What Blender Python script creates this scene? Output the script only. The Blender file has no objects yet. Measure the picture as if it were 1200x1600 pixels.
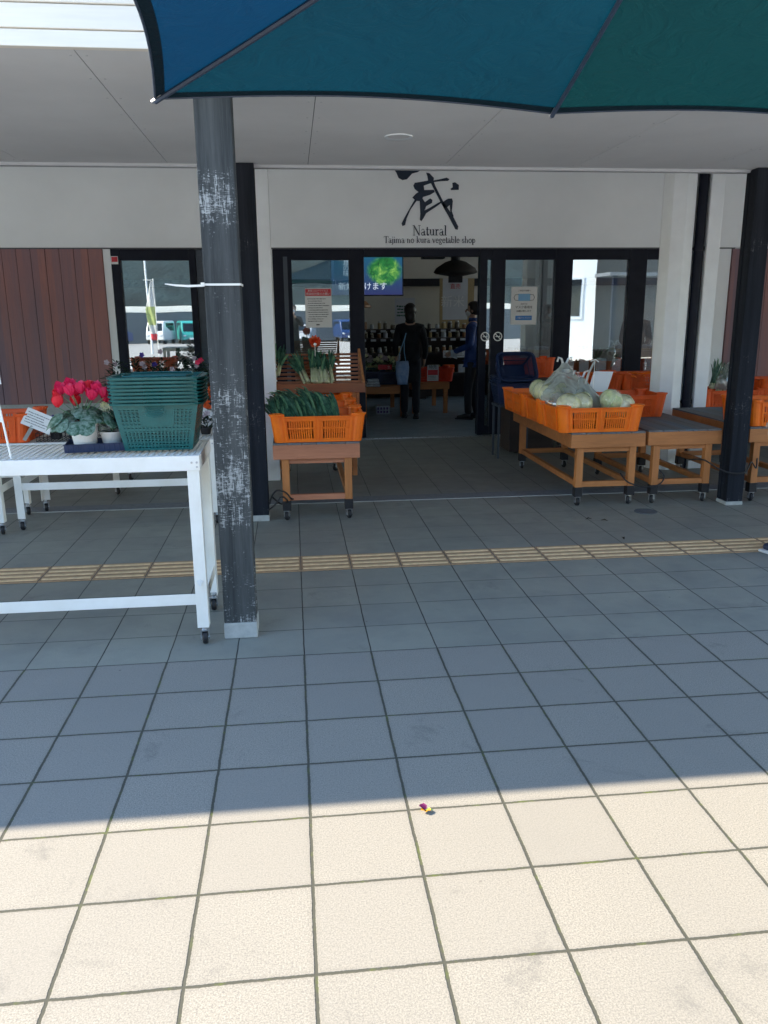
import bpy, math, random
from mathutils import Vector, Matrix
R = math.radians
random.seed(7)
scn = bpy.context.scene
# ------------------------------------------------------------------ camera
cam_d = bpy.data.cameras.new('camera'); cam = bpy.data.objects.new('camera', cam_d)
scn.collection.objects.link(cam); scn.camera = cam
cam_d.sensor_fit = 'HORIZONTAL'; cam_d.sensor_width = 36; cam_d.lens = 36 * 1256.5 / 1200
cam_d.clip_start = 0.02; cam_d.clip_end = 2000
r_ = Vector((0.99376674, -0.11115174, -0.008542)); u_ = Vector((0.03506987, 0.23897211, 0.97039293)); w_ = Vector((0.10581956, 0.96464378, -0.24138061))
cam.matrix_world = Matrix(((r_.x, u_.x, -w_.x, -0.004), (r_.y, u_.y, -w_.y, -1.5536), (r_.z, u_.z, -w_.z, 1.4845), (0, 0, 0, 1)))
# ------------------------------------------------------------------ sky, sun, exposure
SUN = Vector((-1.15, 0.40, 1.0)).normalized()
elev = math.asin(SUN.z); azim = math.atan2(SUN.x, SUN.y)
w = bpy.data.worlds.new('World'); scn.world = w; w.use_nodes = True
nt = w.node_tree; bg = nt.nodes['Background']
sky = nt.nodes.new('ShaderNodeTexSky'); sky.sky_type = 'NISHITA'; sky.sun_disc = False
sky.sun_elevation = elev; sky.sun_rotation = azim; sky.air_density = 1.2; sky.dust_density = 0.1; sky.ozone_density = 1.6
nt.links.new(sky.outputs[0], bg.inputs[0]); bg.inputs[1].default_value = 0.14
sd = bpy.data.lights.new('sun', 'SUN'); sd.energy = 3.75; sd.angle = R(0.53); sd.color = (1.0, 0.86, 0.66)
so = bpy.data.objects.new('sun', sd); scn.collection.objects.link(so)
so.rotation_euler = SUN.to_track_quat('Z', 'Y').to_euler()
scn.view_settings.view_transform = 'Standard'; scn.view_settings.look = 'None'
scn.view_settings.exposure = 1.96; scn.view_settings.gamma = 1
scn.cycles.max_bounces = 10; scn.cycles.diffuse_bounces = 6; scn.cycles.transparent_max_bounces = 16; scn.cycles.glossy_bounces = 4
scn.cycles.sample_clamp_indirect = 6

# ------------------------------------------------------------------ helpers
def link(o): scn.collection.objects.link(o); return o
class MB:
    def __init__(s): s.v = []; s.f = []; s.mi = []; s.cur = 0
    def add(s, vs, fs):
        n = len(s.v); s.v += [Vector(p) for p in vs]; s.f += [tuple(i + n for i in f) for f in fs]; s.mi += [s.cur] * len(fs); return s
    def box(s, x0, x1, y0, y1, z0, z1):
        return s.add([(x0,y0,z0),(x1,y0,z0),(x1,y1,z0),(x0,y1,z0),(x0,y0,z1),(x1,y0,z1),(x1,y1,z1),(x0,y1,z1)],
                     [(0,3,2,1),(4,5,6,7),(0,1,5,4),(1,2,6,5),(2,3,7,6),(3,0,4,7)])
    def beam(s, a, b, w, h, up=(0,0,1)):
        a = Vector(a); b = Vector(b); d = (b - a).normalized(); up = Vector(up)
        if abs(d.dot(up)) > .98: up = Vector((1,0,0))
        x = d.cross(up).normalized(); z = x.cross(d)
        P = [p + x*(i*w/2) + z*(j*h/2) for p in (a, b) for i, j in ((-1,-1),(1,-1),(1,1),(-1,1))]
        return s.add(P, [(0,1,2,3),(7,6,5,4),(0,4,5,1),(1,5,6,2),(2,6,7,3),(3,7,4,0)])
    def tube(s, pts, rad, n=8, cap=True):
        pts = [Vector(p) for p in pts]; m = len(pts); rr = rad if isinstance(rad, (list, tuple)) else [rad]*m
        base = []; ref = None
        for i, p in enumerate(pts):
            d = (pts[min(i+1, m-1)] - pts[max(i-1, 0)]).normalized()
            if ref is None:
                ref = Vector((0,0,1)) if abs(d.z) < .9 else Vector((1,0,0))
            x = d.cross(ref).normalized(); y = x.cross(d).normalized(); ref = y
            base += [p + (x*math.cos(2*math.pi*k/n) + y*math.sin(2*math.pi*k/n))*rr[i] for k in range(n)]
        fs = [(i*n+k, i*n+(k+1)%n, (i+1)*n+(k+1)%n, (i+1)*n+k) for i in range(m-1) for k in range(n)]
        if cap: fs += [tuple(range(n))[::-1], tuple(range((m-1)*n, m*n))]
        return s.add(base, fs)
    def lathe(s, prof, n=24, c=(0,0,0), ax='z'):
        c = Vector(c); P = []
        for r, z in prof:
            for k in range(n):
                a = 2*math.pi*k/n; q = (r*math.cos(a), r*math.sin(a), z)
                if ax == 'x': q = (q[2], q[0], q[1])
                if ax == 'y': q = (q[0], q[2], q[1])
                P.append(c + Vector(q))
        m = len(prof)
        return s.add(P, [(i*n+k, i*n+(k+1)%n, (i+1)*n+(k+1)%n, (i+1)*n+k) for i in range(m-1) for k in range(n)])
    def cyl(s, c, r, h, n=16, ax='z'): return s.lathe([(0.0001,0),(r,0),(r,h),(0.0001,h)], n, c, ax)
    def sph(s, c, rx, ry=None, rz=None, nu=16, nv=10, fn=None):
        ry = ry or rx; rz = rz or rx; c = Vector(c); P = []
        for j in range(nv+1):
            t = math.pi*j/nv
            for k in range(nu):
                a = 2*math.pi*k/nu; q = Vector((math.sin(t)*math.cos(a), math.sin(t)*math.sin(a), math.cos(t)))
                f = fn(q) if fn else 1
                P.append(c + Vector((q.x*rx*f, q.y*ry*f, q.z*rz*f)))
        return s.add(P, [(j*nu+k, (j+1)*nu+k, (j+1)*nu+(k+1)%nu, j*nu+(k+1)%nu) for j in range(nv) for k in range(nu)])
    def strip(s, pts, width, nrm, fold=0.0):
        """a leaf blade: pts centre line, width list, nrm side direction"""
        m = len(pts); P = []
        for i, p in enumerate(pts):
            p = Vector(p); d = (Vector(pts[min(i+1,m-1)]) - Vector(pts[max(i-1,0)])).normalized()
            sd_ = d.cross(Vector(nrm)).normalized(); up = sd_.cross(d)
            ww = width[i] if isinstance(width, (list, tuple)) else width
            P += [p - sd_*ww/2 + up*ww*fold, p, p + sd_*ww/2 + up*ww*fold]
        fs = []
        for i in range(m-1):
            a = i*3; fs += [(a,a+1,a+4,a+3),(a+1,a+2,a+5,a+4)]
        return s.add(P, fs)
    def map(s, fn, start=0):
        for i in range(start, len(s.v)): s.v[i] = Vector(fn(s.v[i]))
        return s
    def build(s, name, mats, parent=None, smooth=False, bevel=0, loc=None, solid=0, seg=2):
        me = bpy.data.meshes.new(name); me.from_pydata([tuple(v) for v in s.v], [], s.f)
        if not isinstance(mats, (list, tuple)): mats = [mats]
        for m in mats: me.materials.append(m)
        for p, i in zip(me.polygons, s.mi): p.material_index = i
        if smooth:
            for p in me.polygons: p.use_smooth = True
        me.update(); o = link(bpy.data.objects.new(name, me))
        if parent: o.parent = parent
        if loc: o.location = loc
        if solid:
            m = o.modifiers.new('s', 'SOLIDIFY'); m.thickness = solid; m.offset = 0
        if bevel:
            m = o.modifiers.new('b', 'BEVEL'); m.width = bevel; m.segments = seg; m.limit_method = 'ANGLE'; m.angle_limit = R(40)
        return o
def tag(o, label=None, cat=None, group=None, kind=None):
    if label: o['label'] = label
    if cat: o['category'] = cat
    if group: o['group'] = group
    if kind: o['kind'] = kind
    return o
def empty(name, loc, label, cat, group=None, rz=0):
    o = link(bpy.data.objects.new(name, None)); o.location = loc; o.rotation_euler = (0,0,rz); o.empty_display_size = .1
    return tag(o, label, cat, group)
def copy_tree(o, parent=None, loc=None, rz=None, label=None):
    c = o.copy(); link(c)
    if parent: c.parent = parent
    for k in list(o.children): copy_tree(k, c)
    if loc is not None: c.location = loc
    if rz is not None: c.rotation_euler = (0,0,rz)
    if label: c['label'] = label
    return c
def poly_prism(mb, pts, y0, y1):
    """polygon in xz extruded along y"""
    n = len(pts)
    mb.add([(x,y0,z) for x,z in pts] + [(x,y1,z) for x,z in pts], [tuple(range(n)), tuple(range(2*n-1,n-1,-1))] + [(i,i+n,(i+1)%n+n,(i+1)%n) for i in range(n)])
def text_mesh(body, size, loc, rot, mat, parent, name='lettering', ext=.0008, align='CENTER', sp=1.0):
    cu = bpy.data.curves.new('t', 'FONT'); cu.body = body; cu.size = size; cu.extrude = ext; cu.align_x = align; cu.align_y = 'CENTER'; cu.resolution_u = 3; cu.space_line = sp
    t = bpy.data.objects.new('t', cu); link(t)
    dg = bpy.context.evaluated_depsgraph_get(); dg.update()
    me = bpy.data.meshes.new_from_object(t.evaluated_get(dg)); bpy.data.objects.remove(t)
    me.materials.clear(); me.materials.append(mat)
    o = link(bpy.data.objects.new(name, me)); o.parent = parent; o.location = loc; o.rotation_euler = rot
    return o

# ------------------------------------------------------------------ materials
def nodes(name):
    m = bpy.data.materials.new(name); m.use_nodes = True
    return m, m.node_tree, m.node_tree.nodes['Principled BSDF']
class G:
    """node shorthand"""
    def __init__(s, nt): s.t = nt; s.co = None
    def n(s, ty, **k):
        x = s.t.nodes.new(ty)
        for a, b in k.items(): setattr(x, a, b)
        return x
    def put(s, sock, v):
        if hasattr(v, 'is_linked') or hasattr(v, 'links'): s.t.links.new(v, sock)
        else: sock.default_value = v
    def obj(s):
        if not s.co: s.co = s.n('ShaderNodeTexCoord').outputs['Object']
        return s.co
    def sep(s, v):
        x = s.n('ShaderNodeSeparateXYZ'); s.put(x.inputs[0], v); return x.outputs
    def comb(s, x, y, z):
        c = s.n('ShaderNodeCombineXYZ'); s.put(c.inputs[0], x); s.put(c.inputs[1], y); s.put(c.inputs[2], z); return c.outputs[0]
    def m(s, op, a, b=0.0, c=0.0):
        x = s.n('ShaderNodeMath', operation=op); s.put(x.inputs[0], a); s.put(x.inputs[1], b); s.put(x.inputs[2], c); return x.outputs[0]
    def scale(s, v, sc):
        x = s.n('ShaderNodeVectorMath', operation='MULTIPLY'); s.put(x.inputs[0], v); x.inputs[1].default_value = sc; return x.outputs[0]
    def noise(s, v, sc, det=4, rough=.55, dist=0):
        x = s.n('ShaderNodeTexNoise'); s.put(x.inputs['Vector'], v); x.inputs['Scale'].default_value = sc
        x.inputs['Detail'].default_value = det; x.inputs['Roughness'].default_value = rough; x.inputs['Distortion'].default_value = dist; return x.outputs[0]
    def white(s, v):
        x = s.n('ShaderNodeTexWhiteNoise'); s.put(x.inputs[0], v); return x.outputs[0]
    def ramp(s, v, stops, interp='LINEAR'):
        x = s.n('ShaderNodeValToRGB'); s.put(x.inputs[0], v); e = x.color_ramp.elements; x.color_ramp.interpolation = interp
        while len(e) < len(stops): e.new(.5)
        for i, (p, c) in enumerate(stops): e[i].position = p; e[i].color = (*c, 1) if len(c) == 3 else c
        return x.outputs[0]
    def mix(s, f, a, b, mode='MIX'):
        x = s.n('ShaderNodeMix', data_type='RGBA', blend_type=mode); s.put(x.inputs[0], f)
        for i, v in ((6, a), (7, b)):
            if isinstance(v, tuple) and len(v) == 3: v = (*v, 1)
            s.put(x.inputs[i], v)
        return x.outputs[2]
    def rng(s, v, a, b, c=0., d=1.):
        x = s.n('ShaderNodeMapRange'); s.put(x.inputs[0], v); x.inputs[1].default_value = a; x.inputs[2].default_value = b; x.inputs[3].default_value = c; x.inputs[4].default_value = d; return x.outputs[0]
    def bump(s, h, st, dist=.01):
        x = s.n('ShaderNodeBump'); s.put(x.inputs['Height'], h); x.inputs['Strength'].default_value = st; x.inputs['Distance'].default_value = dist; return x.outputs[0]
def mat(name, col, rough=.6, var=.18, sc=18, col2=None, metal=0, bump=.15, bsc=None, spec=.5, stretch=(1,1,1), coat=0, trans=0, bdist=.003):
    m, t, b = nodes(name); g = G(t)
    c2 = col2 or tuple(c*(1-var*2.2) for c in col)
    v = g.scale(g.obj(), stretch); n = g.noise(v, sc, 6, .62)
    cc = g.mix(g.rng(n, .32, .68), col, c2)
    g.put(b.inputs['Base Color'], cc)
    g.put(b.inputs['Roughness'], g.rng(g.noise(v, sc*1.7, 3), .3, .7, max(.04, rough-.08), min(1, rough+.1)))
    b.inputs['Metallic'].default_value = metal; b.inputs['Specular IOR Level'].default_value = spec
    b.inputs['Coat Weight'].default_value = coat
    if trans:
        b.inputs['Transmission Weight'].default_value = trans
    if bump: g.put(b.inputs['Normal'], g.bump(g.noise(v, bsc or sc*4, 5, .6), bump, bdist))
    return m
def emit(name, col, st):
    m, t, b = nodes(name); b.inputs['Base Color'].default_value = (0,0,0,1); b.inputs['Emission Color'].default_value = (*col, 1); b.inputs['Emission Strength'].default_value = st
    return m
def paving_mat():
    m, t, b = nodes('paving'); g = G(t); o = g.obj()
    wob = g.noise(o, 9, 3)
    X, Yc, Z = g.sep(o)
    wx = g.m('MULTIPLY', g.m('SUBTRACT', wob, .5), .006)
    u = g.m('DIVIDE', g.m('ADD', X, wx), .3); v = g.m('DIVIDE', g.m('ADD', Yc, wx), .3)
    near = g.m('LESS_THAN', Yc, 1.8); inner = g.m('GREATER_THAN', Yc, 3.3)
    du = g.m('MULTIPLY', g.m('PINGPONG', u, .5), .3); dv = g.m('MULTIPLY', g.m('PINGPONG', v, .5), .3)
    rag = g.m('MULTIPLY', g.m('SUBTRACT', g.noise(o, 130, 4), .5), .005)
    wu = g.m('ADD', g.m('MULTIPLY', near, .0018), .0025); wv = g.m('ADD', g.m('MULTIPLY', near, .0018), g.m('MULTIPLY', g.m('SUBTRACT', 1.0, inner), .0004)); wv = g.m('ADD', wv, .0018)
    ru = g.m('MULTIPLY', rag, near)
    gu = g.rng(g.m('SUBTRACT', g.m('ADD', du, ru), wu), -.0008, .0010, 1, 0); gv = g.rng(g.m('SUBTRACT', g.m('ADD', dv, ru), wv), -.0008, .0010, 1, 0)
    gv = g.m('MULTIPLY', gv, g.m('SUBTRACT', 1.0, g.m('MULTIPLY', inner, .45)))
    gr = g.m('MAXIMUM', gu, gv)
    fu = g.m('FLOOR', u); fv = g.m('FLOOR', v); cell = g.white(g.comb(fu, fv, 0.0))
    # near tiles: exposed aggregate in warm beige
    sp = g.noise(o, 230, 4, .75); sp2 = g.noise(o, 150, 3, .6)
    cn = g.mix(g.rng(sp, .40, .60), (.185, .179, .162), (.345, .328, .289))
    cn = g.mix(g.rng(sp2, .57, .72), cn, (.155, .15, .142))
    cn = g.mix(g.m('MULTIPLY', g.rng(g.noise(o, 1.7, 5, .6), .45, .75), .35), cn, (.21, .205, .19))
    cn = g.mix(g.rng(cell, 0, 1, 0, .55), cn, (.225, .217, .20))
    dj = g.m('MINIMUM', du, dv); cn = g.mix(g.m('MULTIPLY', g.rng(g.m('ADD', dj, g.m('MULTIPLY', g.noise(o, 14, 5, .7), .03)), .012, .034, 1, 0), .45), cn, (.18, .172, .152))
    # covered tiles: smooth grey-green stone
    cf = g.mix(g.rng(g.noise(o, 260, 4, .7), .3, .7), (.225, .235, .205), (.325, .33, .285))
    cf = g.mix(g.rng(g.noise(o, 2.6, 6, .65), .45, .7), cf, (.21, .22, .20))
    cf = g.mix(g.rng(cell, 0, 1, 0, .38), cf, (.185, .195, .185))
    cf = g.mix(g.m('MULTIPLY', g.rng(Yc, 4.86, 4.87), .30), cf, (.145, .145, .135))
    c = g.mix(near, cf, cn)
    # stains
    st = g.rng(g.noise(o, 3.1, 8, .72, .6), .59, .72)
    c = g.mix(g.m('MULTIPLY', st, .5), c, (.10, .10, .10))
    sp3 = g.n('ShaderNodeTexVoronoi'); g.put(sp3.inputs['Vector'], o); sp3.inputs['Scale'].default_value = 4.3
    dots = g.rng(sp3.outputs['Distance'], .012, .028, .7, 0)
    c = g.mix(dots, c, (.06, .055, .05))
    groc = g.mix(g.rng(g.noise(o, 11, 5, .7), .54, .66), (.058, .060, .048), (.08, .10, .03))
    groc = g.mix(g.m('SUBTRACT', 1.0, near), groc, (.010, .014, .018))
    c = g.mix(gr, c, groc)
    g.put(b.inputs['Base Color'], c)
    g.put(b.inputs['Roughness'], g.m('ADD', g.m('MULTIPLY', near, .35), g.rng(g.noise(o, 6, 4), .3, .7, .45, .6)))
    h = g.m('SUBTRACT', g.m('MULTIPLY', sp, .35), g.m('MULTIPLY', gr, 2.0))
    g.put(b.inputs['Normal'], g.bump(h, .55, .003))
    return m
def wood_mat(name, c1, c2, rough=.6, grain=(1,1,14), pl=None, axis='x', sc=3.5, wear=None, wearc=(.5,.48,.45), amt=.6):
    """grain: stretch of the noise (small value = long direction)"""
    m, t, b = nodes(name); g = G(t); o = g.obj()
    v = g.scale(o, grain)
    off = 0.0
    if pl:
        s_ = g.sep(o); a = s_[0] if axis == 'x' else s_[2]
        idx = g.m('FLOOR', g.m('DIVIDE', a, pl)); rnd = g.white(g.comb(idx, 3.0, 1.0))
        v2 = g.n('ShaderNodeVectorMath', operation='ADD'); g.put(v2.inputs[0], v); g.put(v2.inputs[1], g.comb(g.m('MULTIPLY', rnd, 9.0), 0.0, g.m('MULTIPLY', rnd, 5.0))); v = v2.outputs[0]
    n = g.noise(v, sc, 8, .65, .4); n2 = g.noise(v, sc*5, 5, .7)
    f = g.m('ADD', g.m('MULTIPLY', n, .7), g.m('MULTIPLY', n2, .3))
    c = g.mix(g.rng(f, .36, .64), c1, c2)
    if pl: c = g.mix(g.m('MULTIPLY', rnd, .8), c, pl and (c2[0]*.62, c2[1]*.95, c2[2]*1.25))
    if wear is not None:
        wn = g.m('MAXIMUM', g.noise(g.scale(o, (1,1,.10)), 85, 6, .7, 1.2), g.m('SUBTRACT', g.noise(g.scale(o, (.35,.35,1.6)), 60, 6, .7, 2.), .035)); big = g.noise(o, 3.1, 3)
        wn = g.m('ADD', g.m('MULTIPLY', wn, .62), g.m('MULTIPLY', g.noise(g.scale(o, (1,1,4.)), 17, 5, .7, 2.2), .38)); Zc = g.sep(o)[2]; zf = g.m('MULTIPLY', g.m('ADD', g.rng(Zc, .9, 1.35, .035, -.05), g.rng(g.m('ABSOLUTE', g.m('SUBTRACT', Zc, 1.98)), .06, .22, .10, 0)), 1.0); f2 = g.rng(g.m('ADD', g.m('ADD', wn, zf), g.m('MULTIPLY', big, .55)), wear+.118, wear+.175)
        c = g.mix(g.m('MULTIPLY', f2, amt), c, wearc)
    g.put(b.inputs['Base Color'], c); b.inputs['Roughness'].default_value = rough
    if wear is not None: b.inputs['Roughness'].default_value = .85; b.inputs['Specular IOR Level'].default_value = .15
    g.put(b.inputs['Normal'], g.bump(n2, .6, .004))
    return m
def glass_mat(name, tint=(.8,.88,.9), refl=.3):
    m, t, b = nodes(name); g = G(t); t.nodes.remove(b)
    out = [x for x in t.nodes if x.type == 'OUTPUT_MATERIAL'][0]
    tr = g.n('ShaderNodeBsdfTransparent'); tr.inputs[0].default_value = (*tint, 1)
    gl = g.n('ShaderNodeBsdfGlossy'); gl.inputs['Roughness'].default_value = .0; gl.inputs[0].default_value = (.92,.97,1,1)
    o = g.obj(); g.put(gl.inputs['Normal'], g.bump(g.noise(o, 1.3, 1), .012, .05))
    lw = g.n('ShaderNodeLayerWeight'); lw.inputs[0].default_value = .35
    f = g.m('ADD', g.m('MULTIPLY', lw.outputs['Fresnel'], .6), refl)
    mx = g.n('ShaderNodeMixShader'); g.put(mx.inputs[0], f); g.put(mx.inputs[1], tr.outputs[0]); g.put(mx.inputs[2], gl.outputs[0]); g.put(out.inputs[0], mx.outputs[0])
    return m
def film_mat(name, col=(.85,.9,.88), alpha=.45, rough=.18):
    m, t, b = nodes(name); g = G(t); t.nodes.remove(b); out = [x for x in t.nodes if x.type == 'OUTPUT_MATERIAL'][0]
    cr = g.noise(g.obj(), 6, 1, .5, .8); fold = g.rng(g.m('ABSOLUTE', g.m('SUBTRACT', cr, .5)), 0, .16, 1, 0)
    nrm = g.bump(g.m('ADD', cr, g.m('MULTIPLY', fold, .25)), .9, .02)
    df = g.n('ShaderNodeBsdfDiffuse'); df.inputs[0].default_value = (*col, 1); g.put(df.inputs['Normal'], nrm)
    tl = g.n('ShaderNodeBsdfTranslucent'); tl.inputs[0].default_value = (*col, 1)
    gl = g.n('ShaderNodeBsdfGlossy'); gl.inputs['Roughness'].default_value = rough; g.put(gl.inputs['Normal'], nrm)
    tr = g.n('ShaderNodeBsdfTransparent')
    a = g.n('ShaderNodeMixShader'); a.inputs[0].default_value = .5; g.put(a.inputs[1], df.outputs[0]); g.put(a.inputs[2], tl.outputs[0])
    c = g.n('ShaderNodeMixShader'); c.inputs[0].default_value = .35; g.put(c.inputs[1], a.outputs[0]); g.put(c.inputs[2], gl.outputs[0])
    d = g.n('ShaderNodeMixShader'); g.put(d.inputs[0], g.m('ADD', g.m('MULTIPLY', fold, alpha*.9), alpha*.6)); g.put(d.inputs[1], tr.outputs[0]); g.put(d.inputs[2], c.outputs[0]); g.put(out.inputs[0], d.outputs[0])
    return m
def cloth_mat(name, col, tr=.55):
    m, t, b = nodes(name); g = G(t); out = [x for x in t.nodes if x.type == 'OUTPUT_MATERIAL'][0]
    wv = g.noise(g.obj(), 350, 2)
    c = g.mix(g.rng(wv, .3, .7), col, tuple(k*.82 for k in col))
    c = g.mix(g.rng(g.noise(g.obj(), 1.1, 5, .6), .35, .7), c, tuple(k*.78 for k in col))
    wr = g.bump(g.m('ADD', g.noise(g.scale(g.obj(), (1,1,2)), 7, 4, .6, 1.5), g.m('MULTIPLY', wv, .05)), .6, .02); g.put(b.inputs['Normal'], wr)
    b.inputs['Roughness'].default_value = .75; g.put(b.inputs['Base Color'], c)
    tl = g.n('ShaderNodeBsdfTranslucent'); g.put(tl.inputs[0], c); g.put(tl.inputs['Normal'], wr)
    mx = g.n('ShaderNodeMixShader'); mx.inputs[0].default_value = tr; g.put(mx.inputs[1], b.outputs[0]); g.put(mx.inputs[2], tl.outputs[0]); g.put(out.inputs[0], mx.outputs[0])
    return m
def leaf_mat(name, c1, c2, sc=30, rough=.4, stretch=(1,1,1)):
    m, t, b = nodes(name); g = G(t); out = [x for x in t.nodes if x.type == 'OUTPUT_MATERIAL'][0]
    c = g.mix(g.rng(g.noise(g.scale(g.obj(), stretch), sc, 5, .6), .38, .62), c1, c2)
    g.put(b.inputs['Base Color'], c); b.inputs['Roughness'].default_value = rough
    tl = g.n('ShaderNodeBsdfTranslucent'); g.put(tl.inputs[0], c)
    mx = g.n('ShaderNodeMixShader'); mx.inputs[0].default_value = .25; g.put(mx.inputs[1], b.outputs[0]); g.put(mx.inputs[2], tl.outputs[0]); g.put(out.inputs[0], mx.outputs[0])
    return m
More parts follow.
